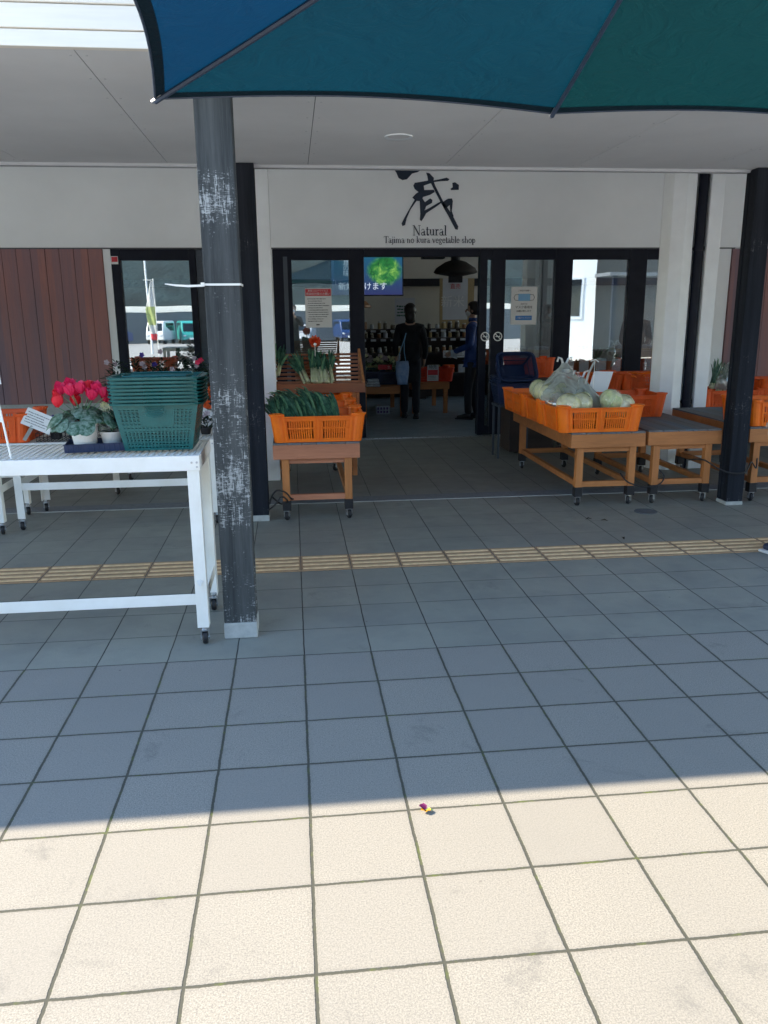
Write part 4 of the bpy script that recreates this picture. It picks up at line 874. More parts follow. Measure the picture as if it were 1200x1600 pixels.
cpos = [(2.21,4.53,.705,'wrapped pale cabbage at the front of the right crate, under the bag opening'), (2.40,4.47,.715,'round wrapped cabbage in the middle of the front right crate'), (2.53,4.50,.690,'wrapped cabbage in the right front corner of the cabbage crate'),
        (2.11,4.49,.690,'wrapped cabbage in the left front corner of the cabbage crate'), (2.33,4.62,.70,'wrapped cabbage in the back row behind the card stick'), (2.52,4.66,.69,'wrapped cabbage in the back right corner of the front cabbage crate'),
        (2.04,5.02,.725,'large pale cabbage at the left of the second cabbage crate'), (2.20,4.98,.74,'cabbage with yellow green leaf inside the big plastic bag'), (2.07,4.84,.73,'green cabbage between the two bags'), (2.38,5.04,.70,'cabbage at the back of the second cabbage crate'), (2.03,5.22,.735,'small cabbage farthest left on the right cart')]
for i, (x, y, z, lb) in enumerate(cpos):
    o = cabs[i] if i < 3 else copy_tree(cabs[i % 3])
    o.location = (x, y, z+(.028 if y < 4.7 else .045)); o.rotation_euler = (R(random.uniform(20,70)), R(random.uniform(-25,25)), random.uniform(0,6)); o['label'] = lb; s = random.uniform(.95,1.10); o.scale = (s,s,s)
def bag(name, base, top, rx, ry, label, seed):
    r = random.Random(seed); o = empty(name, base, label, 'bag', 'clear plastic bags over the cabbages'); b = MB(); n = 30; t = Vector(top)-Vector(base)
    rows = [(0,.80),(.10,1.02),(.28,1.08),(.45,1.0),(.62,.78),(.78,.48),(.90,.24),(1.0,.13)]
    P_ = []
    for j, (h, f) in enumerate(rows):
        for k in range(n):
            a = 2*math.pi*k/n; cr = 1+.07*math.sin(5*a+j+seed)*(.4+h)+.05*math.sin(11*a-2*j)+r.uniform(-.02,.02)
            P_.append((math.cos(a)*rx*f*cr + t.x*h**1.4, math.sin(a)*ry*f*cr + t.y*h**1.4, t.z*h))
    b.add(P_, [(j*n+k, j*n+(k+1)%n, (j+1)*n+(k+1)%n, (j+1)*n+k) for j in range(len(rows)-1) for k in range(n)])
    b.build('bag_body', M['film'], parent=o, smooth=True)
    for s in (-1, 1):
        b = MB(); b.strip([t+Vector((s*.012,0,-.01)), t+Vector((s*.03,0,.035)), t+Vector((s*.055,0,.045)), t+Vector((s*.06,.01,.01))], [.022,.02,.02,.016], (0,1,0), .2); b.build('handle', M['film'], parent=o, smooth=True)
    return o
bag('plastic_bag', (2.14, 4.74, .72), (2.24, 5.02, 1.06), .175, .19, 'large crumpled clear bag with handles over the cabbages at the left of the crate', 1)
bag('plastic_bag', (2.29, 4.66, .69), (2.30, 4.78, .965), .125, .14, 'smaller clear bag with blue print standing right of the large bag', 2)
bpz = board('bag_print', 2.275, 4.500, .728, .13, .018, M['blue'], 'narrow blue and black printed strip across the smaller bag', 'label', d=.001, tilt=R(12), rz=R(8)); lines(bpz, -.06, .06, -.009, .009, 1, h=.9)
sc = empty('sign_card', (2.42, 4.72, .80), 'blank pale grey card standing on a thin wire stick above the cabbages', 'sign')
b = MB(); b.add([(-.085,0,.05),(.075,0,.045),(.125,.01,.205),(-.035,.01,.21)], [(0,1,2,3)]); b.build('card', M['paperg'], parent=sc, solid=.003)
b = MB(); b.tube([(-.055,-.01,-.10),(-.045,-.012,.08),(-.04,-.012,.30)], .0022, 6); b.build('stick', M['white'], parent=sc)
b = MB(); b.tube([(-.075,-.01,.29),(-.04,-.02,.305),(-.01,-.01,.285)], .004, 6); b.build('clip', M['white'], parent=sc)
b = MB(); b.strip([(-.15,-.02,-.10),(-.145,-.03,.0),(-.12,-.03,.10),(-.09,-.02,.20),(-.045,-.012,.29)], [.022,.026,.022,.018,.014], (.3,1,0), .1); b.build('band', M['twist'], parent=sc, smooth=True, solid=.002)

# carrots in the rear crates (heaps of countable roots)
ca = MB()
ca.lathe([(.0001,0),(.016,.004),(.018,.02),(.013,.10),(.004,.17),(.0001,.18)], 10)
car0 = ca.build('carrot', M['orange'], smooth=True); fc = True
for cx in (3.18, 3.84):
    for i in range(12):
        o = car0 if fc else link(car0.copy()); fc = False
        o.location = (cx-.26+i*.045, 7.0+random.uniform(-.1,.1), .80+random.uniform(0,.02)); o.rotation_euler = (R(90+random.uniform(-12,12)), R(random.uniform(-20,20)), R(random.uniform(-35,35)))
        tag(o, 'orange carrot lying in a heap in the %s rear crate by the window' % ('left' if cx < 3.5 else 'right'), 'carrot', 'carrots heaped in the rear crates')
gb = leek_bundle(21, 16, .34, .03, 'bagged dark greens leaning in the orange crate behind the dark post', 'bagged greens', .12); gb.location = (4.34, 6.36, .66); gb.rotation_euler = (R(-12), R(24), 0)
gbb = bag('plastic_bag', (4.42, 6.4, .68), (4.55, 6.42, 1.02), .12, .1, 'clear bag with a pink label round the greens behind the dark post', 5)
# navy shopping baskets by the right pane
def basket(name, m, W=.372, D=.292, H=.215, taper=.79):
    b = MB(); t = .003
    def bx(a0, a1, z0, z1, hz, s, th=t):
        if hz: b.box(a0, a1, s*D/2-th/2, s*D/2+th/2, z0, z1)
        else: b.box(s*W/2-th/2, s*W/2+th/2, a0, a1, z0, z1)
    for s in (-1, 1):
        for hz, L in ((True, W), (False, D)):
            e = L/2-.018
            bx(-L/2, -e, 0, H, hz, s); bx(e, L/2, 0, H, hz, s)
            n = 18 if hz else 13
            for i in range(n+1): c = -e + 2*e*i/n; bx(c-.0035, c+.0035, 0, H-.02, hz, s, .0028)
            for j in range(13): z = .0 + j*.0160; bx(-e, e, z, z+.0052, hz, s, .0034)
            bx(-e, e, .0, .012, hz, s, .004); bx(-e, e, H-.03, H, hz, s, .004); bx(-e, e, .088, .097, hz, s, .004)
            if hz and s < 0: bx(-.075, .085, .112, H-.01, hz, s, .0042)
    b.box(-W/2+.002, W/2-.002, -D/2+.002, D/2-.002, 0, .003)
    b.map(lambda v: (v.x*(taper+(1-taper)*v.z/H), v.y*(taper+.06+(1-taper-.06)*v.z/H), v.z))
    return b, W, D, H
def basket_thing(name, m, label, group, loc, rz=0, full=True):
    o = empty(name, loc, label, 'basket', group, rz)
    b, W, D, H = basket(name, m); b.build('mesh_body', m, parent=o)
    b = MB(); k = .008; ring = []
    for i in range(40):
        a = 2*math.pi*i/40; cx = math.copysign(abs(math.cos(a))**.38, math.cos(a))*(W/2+.006); cy = math.copysign(abs(math.sin(a))**.38, math.sin(a))*(D/2+.006); ring.append((cx, cy))
    P_ = []
    for (x, y) in ring:
        for dx, z in ((0, H-.010), (.019, H-.0105), (.0205, H-.002), (0, H)):
            s_ = 1 + dx/.2; P_.append((x*s_, y*s_, z))
    n = 40; b.add(P_, [(i*4+j, ((i+1)%n)*4+j, ((i+1)%n)*4+(j+1)%4, i*4+(j+1)%4) for i in range(n) for j in range(4)]); b.build('rim', m, parent=o, smooth=False)
    for s in (-1, 1):
        b = MB(); b.tube([(-W/2+.03, s*.018, H+.001), (-W/2+.05, s*(D/2-.03), H+.002), (0, s*(D/2-.012), H+.003), (W/2-.05, s*(D/2-.03), H+.002), (W/2-.03, s*.018, H+.001)], .0035, 6); b.build('handle', m, parent=o)
    return o
bk = basket_thing('shopping_basket', M['green'], 'green shopping basket with slotted sides, bottom of the stack on the white table', 'green shopping baskets stacked on the white table', (-.617, 2.245, .889))
b = MB()
for s_ in ((.045, .026), (.034, .018)):
    b.tube([(s_[0]*math.cos(R(a)), -.1565+(.0 if a else 0), .178+s_[1]*math.sin(R(a))) for a in range(180, 361, 15)], .0012, 5)
b.build('embossed_mark', M['green'], parent=bk)
nm = ['', 'second from the bottom', 'third from the bottom', 'fourth from the bottom', 'fourth from the top', 'third from the top', 'second from the top', 'topmost']
for i in range(1, 8):
    o = copy_tree(bk, loc=(-.617+random.uniform(-.003,.003), 2.245+random.uniform(-.003,.003), .889+i*.0160)); o['label'] = 'green shopping basket nested in the stack on the white table, ' + nm[i]; o.scale = (1+.0008*i, 1+.0008*i, 1)
nb = basket_thing('shopping_basket', M['navyb'], 'navy shopping basket, bottom of the stack by the door jamb behind the cabbages', 'navy shopping baskets by the door', (2.22, 6.6, .56))
for i in range(1, 4): copy_tree(nb, loc=(2.22+.004*i, 6.6, .56+i*.022), label='navy shopping basket nested by the door jamb, ' + ['','second from the bottom','third from the bottom','topmost'][i])
nb2 = copy_tree(nb, loc=(2.22, 6.62, .83), label='navy shopping basket tipped up on top of the stack behind the cabbages'); nb2.rotation_euler = (R(58), 0, R(4))
st = empty('basket_stand', (2.22, 6.6, 0), 'dark metal stand under the navy shopping baskets', 'stand')
for i in (-1, 1):
    for j in (-1, 1): b = MB(); b.beam((i*.15, j*.11, 0), (i*.15, j*.11, .54), .02, .02); b.build('leg', M['navy2'], parent=st)
b = MB(); b.box(-.17, .17, -.13, .13, .535, .558); b.build('shelf_board', M['navy2'], parent=st)

# ---- white metal tables
def wtable(x0, x1, y0, y1, h, label, rail, near=True, mesh=True, backrail=True):
    o = empty('white_table', ((x0+x1)/2, (y0+y1)/2, 0), label, 'table', 'white angle iron tables on casters'); W, D = (x1-x0)/2, (y1-y0)/2; m = M['white']; th = .004
    for s in (-1, 1):
        b = MB(); b.box(-W, W, min(s*D, s*(D-th)), max(s*D, s*(D-th)), h-.066, h); b.box(-W+.001, W-.001, min(s*(D-th), s*(D-.03)), max(s*(D-th), s*(D-.03)), h-th-.001, h-.001); b.build('apron', m, parent=o, bevel=.0012, seg=1)
        b = MB(); b.box(min(s*W, s*(W-th)), max(s*W, s*(W-th)), -D+th+.001, D-th-.001, h-.066, h-.0006); b.build('apron', m, parent=o, bevel=.0012, seg=1)
    b = MB()
    n = int(2*W/.030)
    if mesh:
        for i in range(n+1): x = -W+.006 + (2*W-.012)*i/n; b.box(x-.0035, x+.0035, -D+.005, D-.005, h-.012, h-.007)
        for j in range(int(2*D/.030)+1): y = -D+.006+j*.030; b.box(-W+.005, W-.005, y-.0035, y+.0035, h-.017, h-.0125)
    else: b.box(-W+.005, W-.005, -D+.005, D-.005, h-.012, h-.007)
    b.build('wire_top', m, parent=o)
    for i in (-1, 1):
        for j in (-1, 1):
            b = MB(); X, Yy = i*(W-.0045), j*(D-.0045); lw = .052
            b.box(min(X, X-i*lw), max(X, X-i*lw), min(Yy, Yy-j*.004), max(Yy, Yy-j*.004), .085, h-.067 if 0 else h-.006)
            b.box(min(X, X-i*.004), max(X, X-i*.004), min(Yy-j*.0045, Yy-j*lw), max(Yy-j*.0045, Yy-j*lw), .085, h-.006)
            b.build('leg', m, parent=o, bevel=.001, seg=1)
            caster(o, i*(W-.028), j*(D-.028), .086, rz=random.uniform(-.6,.6), r=.032)
            b = MB()
            for q in ((-.012, h-.03), (-.034, h-.03), (-.012, h-.05)): b.lathe([(.0001,0),(.0048,0),(.0048,.003),(.0001,.003)], 8, (i*(W+q[0]) , j*D-(.0 if j > 0 else .003), q[1]), 'y')
            b.build('bolts', M['steel'], parent=o)
    for j in ((-1, 1) if backrail else (-1,)):
        b = MB(); b.box(-W+.0555, W-.0555, j*(D-.012)-.002, j*(D-.012)+.002, rail-.026, rail+.026); b.build('rail', m, parent=o, bevel=.001, seg=1)
    for i in (-1, 1):
        b = MB(); b.box(i*(W-.012)-.002, i*(W-.012)+.002, -D+.056, D-.056, rail-.026, rail+.026); b.build('rail', m, parent=o, bevel=.001, seg=1)
    return o
wtable(-2.35, -.425, 1.968, 2.46, .885, 'long white metal table in front carrying the green baskets and the pink cyclamen', .222, backrail=False)
b = MB(); b.strip([(-.465,1.966,.30),(-.455,1.963,.305),(-.447,1.966,.30)], [.03,.034,.026], (0,1,0)); tg = b.build('tape_scrap', M['paper'], solid=.001); tag(tg, 'crumpled white tape stuck on the front leg of the white table', 'tape')
wtable(-1.98, -.56, 4.20, 4.82, .62, 'low white metal table behind the front one, carrying the pansies', .315)
wtable(-3.45, -2.03, 4.10, 4.72, .62, 'low white metal table farther left, cut by the left picture edge', .315)
wtable(-1.55, -.62, 5.30, 5.95, .70, 'third white metal table, back by the left window under the dark plants', .30)

# ---- cyclamen
def pot(par, r, h, m, tray=False):
    b = MB(); b.lathe([(.0001,0),(r*.72,0),(r*.94,h*.86),(r*1.02,h*.87),(r*1.03,h),(r*.96,h),(r*.93,h*.88)], 32); b.build('pot', m, parent=par, smooth=False)
    b = MB(); b.lathe([(.0001,h*.90),(r*.94,h*.88)], 24); b.build('soil', M['soil'], parent=par)
def leafdisc(mb, c, n, r, up):
    c = Vector(c); n = Vector(n).normalized(); x = n.cross(Vector(up)).normalized(); y = x.cross(n); P_ = [c - n*r*.06]; k = 14
    for ring, rr_ in ((0, .55), (1, 1.0)):
        for i in range(k):
            a = 2*math.pi*i/k; heart = 1 - .28*max(0, math.cos(a))**6 + .18*max(0, -math.cos(a))**3; q = rr_*r*heart
            P_.append(c + x*math.sin(a)*q + y*(-math.cos(a))*q + n*r*(.03*math.sin(3*a) - .14*(ring)))
    f = [(0, 1+i, 1+(i+1)%k) for i in range(k)] + [(1+i, 1+k+i, 1+k+(i+1)%k, 1+(i+1)%k) for i in range(k)]
    mb.add(P_, f)
def cyclamen(loc, label, fl, seed, potm, scale=1, leafm=None, nflow=9, nleaf=30, potr=.062, poth=.105, group=None, petals=True):
    r = random.Random(seed); o = empty('cyclamen', loc, label, 'plant', group); pot(o, potr, poth, potm)
    b = MB(); st_ = MB()
    for i in range(nleaf):
        a = r.uniform(0, 6.28); q = .015+.125*math.sqrt(r.random()); z = poth + .045 - q*.30 + r.uniform(-.012,.022); c = (math.cos(a)*q, math.sin(a)*q, z)
        leafdisc(b, c, (math.cos(a)*(.35+q*6), math.sin(a)*(.35+q*6), 1), r.uniform(.024,.040), (math.cos(a), math.sin(a), .01)); st_.tube([(0,0,poth*.9), (c[0]*.6,c[1]*.6,z-.01), c], .0014, 5)
    b.build('leaves', leafm or M['cycl'], parent=o, smooth=True)
    for i in range(nflow):
        a = i*2.4 + r.uniform(-.3,.3); q = .018 + .105*math.sqrt((i+.5)/nflow); h = poth + .058 + r.uniform(0,.06) + (.025 if q < .07 else 0)
        c = Vector((math.cos(a)*q, math.sin(a)*q*.8, h)); st_.tube([(0,0,poth*.9), (c.x*.5,c.y*.5,h*.8), c], .0016, 5)
        f = MB()
        for k in range(5):
            t = k*1.2566 + r.uniform(-.15,.15); d = Vector((math.cos(t), math.sin(t), 0)); s_ = r.uniform(.85,1.15)*1.0
            sid = Vector((-math.sin(t), math.cos(t), 0)); rows = []
            for u_2, (out, up, wd) in enumerate(((.004,0,.005),(.012,.010,.013),(.017,.024,.019),(.018,.038,.017),(.022,.048,.007))):
                for s2 in (-1, -.5, 0, .5, 1): rows.append(c + (d*(out+.003*abs(s2)**2*(-1)) + sid*wd*s2 + Vector((0,0,up*(1-.06*abs(s2)) + .002*math.sin(u_2*2+s2*5))))*s_)
            f.add(rows, [(j*5+i2, j*5+i2+1, (j+1)*5+i2+1, (j+1)*5+i2) for j in range(4) for i2 in range(4)])
        tl_ = Vector((r.uniform(-.3,.3), r.uniform(-.45,.1), 1)).normalized(); Rm = Vector((0,0,1)).rotation_difference(tl_).to_matrix()
        f.map(lambda v: c + Rm @ (v - c))
        f.build('flower', fl if i % 3 else M['cycr'] if fl == M['cycf'] else fl, parent=o, smooth=True)
    st_.build('stems', M['leekl'], parent=o, smooth=True); o.scale = (scale,)*3; return o
cyclamen((-.955, 2.20, .905), 'deep pink cyclamen in a white pot on the navy tray', M['cycf'], 5, M['potw'], 1.08, nflow=15, nleaf=40)
kt = empty('potted_plant', (-.842, 2.235, .905), 'small leafy plant with cream flowers in a low white pot beside the green baskets', 'plant'); pot(kt, .056, .062, M['potw'])
r = random.Random(9); b = MB(); b2 = MB(); b3 = MB()
for i in range(46):
    a = r.uniform(0, 6.28); q = r.uniform(.005,.065); z = .06+r.uniform(.0,.11)*(1-q*5); d = Vector((math.cos(a), math.sin(a), r.uniform(-.2,.5))).normalized(); c = Vector((math.cos(a)*q, math.sin(a)*q, z))
    (b if i % 3 else b2).strip([c, c+d*.014, c+d*.03, c+d*.042], [.004,.015,.014,.003], (0,.3,1), .2)
for i in range(3): b3.tube([(0,0,.05), (.008*i-.01,-.004,.12), (.010*i-.014,-.01,.165)], .002, 5)
b.build('leaves', M['vari'], parent=kt, smooth=True); b2.build('pale_leaves', M['varc'], parent=kt, smooth=True); b3.build('stems', M['leekl'], parent=kt)
b = MB()
for i in range(24):
    c = Vector((r.uniform(-.028,.022), r.uniform(-.03,.015), .155+r.uniform(-.025,.04)))
    for k in range(4): t = k*1.57+i; d = Vector((math.cos(t), -.4, math.sin(t))).normalized(); b.strip([c, c+d*.006, c+d*.012], [.002,.007,.003], (0,1,0), .15)
b.build('flowers', M['cream'], parent=kt, smooth=True)
ty = empty('plant_tray', (-.905, 2.215, .887), 'shallow navy plastic tray under the two white pots', 'tray', rz=R(8))
b = MB(); b.box(-.13, .13, -.085, .085, 0, .003)
for s in (-1, 1): b.box(-.135, .135, s*.086-.0015, s*.086+.0015, 0, .036); b.box(s*.133-.0015, s*.133+.0015, -.0845, .0845, 0, .036)
for i in range(12):
    x = -.12+i*.022; b.box(x-.0025, x+.0025, -.0895, -.0875, .002, .034)
b.box(-.139, .139, -.092, -.085, .034, .038); b.box(-.139, .139, .085, .092, .034, .038)
b.build('tray_body', M['navyb'], parent=ty, bevel=.001, seg=1)
# sign board leaning in from the left on a white pole
sl = empty('price_sign', (-1.23, 2.02, .885), 'white handwritten price sign on a slanting white pole at the left picture edge', 'sign')
b = MB(); b.tube([(.005,0,.0), (-.045,.05,.33), (-.10,.10,.68)], .0045, 8); b.build('pole', M['white'], parent=sl)
b = MB(); b.add([(-.25,.075,.335),(-.012,.04,.315),(-.030,.05,.60),(-.27,.085,.62)], [(0,1,2,3)]); b.build('panel', M['paper'], parent=sl, solid=.004)
b = MB()
for i in range(9):
    for j in range(4): x = -.05-.035*j+rt.uniform(-.005,.005); z = .35+i*.027; b.box(x, x+.012*rt.uniform(.6,1.2), .040+(-.03-x)*.15, .043+(-.03-x)*.15, z, z+.004+.006*rt.random())
b.build('handwriting', M['ink'], parent=sl)
b = MB(); b.add([(-.10,.06,.16),(-.03,.055,.15),(-.045,.06,.33),(-.11,.065,.33)], [(0,1,2,3)]); b.build('lower_strip', M['paper'], parent=sl, solid=.002)
# second table: crate, card, wire basket, pansies
crate(-2.20+.03, 4.46, .622, 'orange crate on the low white table at the left picture edge', m=M['orange2'])
cd = board('price_card', -1.765, 4.22, .775, .20, .125, M['paper'], 'tilted white handwritten card on a clear stand behind the pink cyclamen', 'price card', tilt=R(-25)); cd.rotation_euler = (R(-24), R(25), 0); lines(cd, -.085, .085, -.045, .045, 5, h=.3)
b = MB(); b.beam((-.02,.0,-.05),(-.04,.05,-.155), .025, .004); b.build('stand', M['twist'], parent=cd)
wb = empty('wire_tray', (-1.62, 4.40, .622), 'black wire tray holding violet pansies on the low white table', 'tray')
b = MB()
for z in (.0, .03, .06):
    for s in (-1, 1): b.beam((-.19,s*.13,z),(.19,s*.13,z), .003, .003); b.beam((s*.19,-.13,z),(s*.19,.13,z), .003, .003)
for i in range(16): x = -.19+i*.38/15; b.beam((x,-.13,0),(x,-.13,.06), .003, .003); b.beam((x,.13,0),(x,.13,.06), .003, .003); b.beam((x,-.13,0),(x,.13,0),.003,.003)
b.build('wires', M['rubber'], parent=wb)
def pansy(loc, label, fm, seed, n=60, h=.09, spread=.07, group=None, nf=9, lm=None, potm=None, fs=.014):
    r = random.Random(seed); o = empty('potted_plant', loc, label, 'plant', group); pot(o, .045, .05, potm or M['rubber']); b = MB(); f = MB()
    for i in range(n):
        a = r.uniform(0,6.28); q = r.uniform(0,spread); c = Vector((math.cos(a)*q, math.sin(a)*q, .045+r.uniform(0,h)*(1-q/spread*.5))); d = Vector((math.cos(a), math.sin(a), r.uniform(-.2,.9))).normalized()
        b.strip([c, c+d*.016, c+d*.034, c+d*.048], [.004,.018,.016,.003], (r.uniform(-.4,.4),.3,1), .2)
    b.build('leaves', lm or M['vari'], parent=o, smooth=True)
    for i in range(nf):
        a = r.uniform(0,6.28); q = r.uniform(0,spread*.9); c = Vector((math.cos(a)*q, math.sin(a)*q, .05+h*r.uniform(.7,1.15)))
        f = MB()
        for k in range(5): t = k*1.2566+i; d = Vector((math.cos(t), -.25, math.sin(t))).normalized(); f.strip([c, c+d*fs*.6, c+d*fs*1.3], [fs*.4,fs*1.2,fs*.6], (0,1,.1), .1)
        f.build('flower', fm, parent=o, smooth=True)
    return o
pansy((-1.70, 4.37, .626), 'violet pansy in a black pot, left in the wire tray', M['viol'], 1, group='pansies in the wire tray'); pansy((-1.58, 4.38, .626), 'violet pansy in a black pot, middle of the wire tray', M['viol'], 2, group='pansies in the wire tray'); pansy((-1.48, 4.42, .626), 'pansy with few flowers, right in the wire tray', M['viol'], 3, nf=3, group='pansies in the wire tray')
for i in range(5): pansy((-1.30+i*.16, 4.45+(i%2)*.1, .623), 'bushy bedding plant on the low white table, ' + ['leftmost of five','second of five from the left','middle of five','fourth of five from the left','rightmost of five'][i], [M['viol'],M['pinkf'],M['viol'],M['cream'],M['pinkf']][i], 10+i, h=.10, nf=4, group='bedding plants on the low table', lm=M['dark'])
for i in range(7):
    pansy((-1.46+i*.125, 5.42+(i%3)*.11, .704), 'dark bushy pot plant in front of the left window, ' + ['leftmost','second from the left','third from the left','middle one','third from the right','second from the right','rightmost'][i], [M['pinkf'],M['pinkf'],M['viol'],M['pinkf'],M['dark'],M['pinkf'],M['cycf']][i], 30+i, n=300, h=.39, spread=.125, nf=2, group='pot plants by the left window', lm=M['dark'], fs=.018)
crate(-.86+.13, 5.50, .702, 'orange crate at the right end of the back white table, half hidden by the post', m=M['orange2'], sc=.55)
c7 = board('price_card', -.685, 4.75, .705, .11, .12, M['paper'], 'white card tilted behind the green baskets, next to the front post', 'price card'); c7.rotation_euler = (R(-15), R(32), 0); lines(c7, -.04, .04, -.04, .04, 3, h=.25)
# fallen pansy petal
fl = empty('fallen_flower', (.351, .587, 0), 'tiny fallen purple and yellow pansy flower on the sunlit paving', 'flower')
b = MB()
for t, z in ((2.0,.014),(2.7,.016)): d = Vector((math.cos(t), math.sin(t), .3)); b.strip([(0,0,.004), d*.010+Vector((0,0,z*.5)), d*.021+Vector((0,0,z*.6))], [.006,.019,.010], (0,0,1), .3)
b.build('upper_petals', M['viol'] if 0 else mat('plum_petal', (.16,.01,.09), .5, .05), parent=fl, smooth=True)
b = MB()
for t in (3.6, 4.6, 5.6): d = Vector((math.cos(t), math.sin(t), .25)); b.strip([(0,0,.004), d*.009+Vector((0,0,.005)), d*.017+Vector((0,0,.006))], [.006,.017,.009], (0,0,1), .3)
b.build('lower_petals', mat('yellow_petal', (.75,.42,.02), .5, .05), parent=fl, smooth=True)
b = MB(); b.tube([(0,0,.005),(.012,.002,.009),(.022,-.004,.005)], .0022, 6); b.build('stem', M['leekl'], parent=fl)
for i, (x, y) in enumerate(((2.10,3.93),(2.15,3.41),(2.20,3.88))):
    b = MB(); b.strip([(-.022,0,.003),(0,.004,.010),(.024,.002,.004)], [.006,.02,.004], (0,0,1), .25); o = b.build('dry_leaf', M['soil'], loc=(x,y,0), solid=.001); o.rotation_euler = (0,0,i*1.3); tag(o, 'dark dry leaf on the paving near the cabbage cart, ' + ['leftmost','nearest the yellow strip','rightmost of the back two'][i], 'leaf', 'dry leaves on the paving')

# cables
def cable(pts, label, rad=.006):
    P_ = [Vector(p) for p in pts]; out = []
    for i in range(len(P_)-1):
        p0, p1_, p2_, p3_ = P_[max(i-1,0)], P_[i], P_[i+1], P_[min(i+2,len(P_)-1)]
        for k in range(8):
            t = k/8; out.append(.5*((2*p1_)+(p2_-p0)*t+(2*p0-5*p1_+4*p2_-p3_)*t*t+(3*p1_-p0-3*p2_+p3_)*t**3))
    out.append(P_[-1]); b = MB(); b.tube(out, rad, 8); o = b.build('power_cable', M['rubber'], smooth=True); tag(o, label, 'cable'); return o
cable([(-.21,4.22,.13),(-.19,4.17,.20),(-.15,4.15,.245),(-.09,4.16,.225),(-.05,4.19,.17),(-.02,4.3,.15)], 'black cable looped between the dark post and the left cart, upper loop')
cable([(-.22,4.2,.09),(-.17,4.15,.14),(-.12,4.14,.20),(-.08,4.17,.16),(-.13,4.3,.11),(-.20,4.35,.16)], 'black cable looped between the dark post and the left cart, lower loop')
cable([(3.05,4.36,.34),(3.12,4.26,.355),(3.20,4.18,.30),(3.30,4.165,.265),(3.42,4.17,.27),(3.50,4.24,.33),(3.56,4.26,.28),(3.60,4.34,.40)], 'black cable strung round the right dark post from cart to cart')
cable([(2.50,4.36,.25),(2.54,4.30,.19),(2.66,4.27,.155),(2.78,4.28,.165),(2.84,4.32,.22),(2.80,4.36,.28)], 'black cable hanging between the two right carts near the casters')

# ================================================================== PARASOL (square cantilever, standing in the sun right of the camera)
C0, C1, CA = Vector((-.38, 1.09, 2.10)), Vector((.85, 1.18, 2.10)), Vector((.93, .07, 2.60))
ex = (C1-C0); ey = Vector((ex.y, -ex.x, 0)).normalized()*1.11
ps = empty('parasol', (2.95, .3, 0), 'big blue green cantilever parasol at the top of the view', 'parasol')
def PS(mb, nm, m, **k): o = mb.build(nm, m, parent=ps, **k); o.location = (-2.95, -.3, 0); return o
ctr = C0 + ex + ey
tips = [C0 + ex*i + ey*j for i, j in ((0,0),(1,0),(2,0),(2,1),(2,2),(1,2),(0,2),(0,1))]
for q in range(8):
    A, B = tips[q], tips[(q+1) % 8]; b = MB(); n, m_ = 14, 14; P_ = []
    for j in range(m_+1):
        t = j/m_
        for i in range(n+1):
            s_ = i/n; e = A.lerp(B, s_); mid = math.sin(math.pi*s_)
            e = e + (ctr - (A+B)/2).normalized()*.028*mid + Vector((0,0,.022*mid))
            p = e.lerp(CA, t); sag = -.045*math.sin(math.pi*t)*mid - .018*math.sin(math.pi*t)
            P_.append(p + Vector((0,0,sag)))
    b.add(P_, [(j*(n+1)+i, j*(n+1)+i+1, (j+1)*(n+1)+i+1, (j+1)*(n+1)+i) for j in range(m_) for i in range(n)])
    PS(b, 'canopy_panel', M['canopy2'] if q in (6, 7) else M['canopy3'] if q == 0 else M['canopy'], smooth=True)  # panel tints carry the light gradient over the single-coloured canopy
    b = MB(); P2 = [v - Vector((0,0,.0025)) for v in P_[:n+1]] + [v.lerp(w_2, .35) - Vector((0,0,.0025)) for v, w_2 in zip(P_[:n+1], P_[n+1:2*n+2])]
    b.add(P2, [(i, i+1, n+2+i, n+1+i) for i in range(n)]); PS(b, 'hem_band', M['canopy3'], smooth=True)
    b = MB(); b.tube([(A.lerp(B, s_/14) + (ctr-(A+B)/2).normalized()*.028*math.sin(math.pi*s_/14) + Vector((0,0,.022*math.sin(math.pi*s_/14)-.002))) for s_ in range(15)], .0035, 6); PS(b, 'hem', M['rib'])
for T in tips:
    b = MB(); pts = [T.lerp(CA, t/10) + Vector((0,0,-.018*math.sin(math.pi*t/10)-.010)) for t in range(11)]
    b.tube(pts, .0075, 6); rb = PS(b, 'rib', M['rib'])
    b = MB(); d = (T-CA).normalized(); b.tube([T-d*.03+Vector((0,0,-.004)), T+d*.012+Vector((0,0,-.006))], .006, 8); o = b.build('tip_cap', M['steel'], parent=rb)
b = MB(); b.cyl((CA.x, CA.y, CA.z-.16), .05, .2, 20); PS(b, 'hub', M['rib'])
for T in tips:
    b = MB(); b.tube([CA+Vector((0,0,-.12)), T.lerp(CA, .55)+Vector((0,0,-.025))], .006, 6); PS(b, 'strut', M['rib'])
b = MB(); b.tube([(2.95,.3,0),(2.95,.3,3.05)], .035, 14); PS(b, 'pole', M['rib']); b = MB(); b.tube([(2.95,.3,3.02),(1.9,.18,3.08),(CA.x,CA.y,2.98),(CA.x,CA.y,2.62)], .024, 10); PS(b, 'arm', M['rib'])
b = MB(); b.box(2.55, 3.35, -.1, .7, 0, .07); PS(b, 'base', M['stone'], bevel=.01)

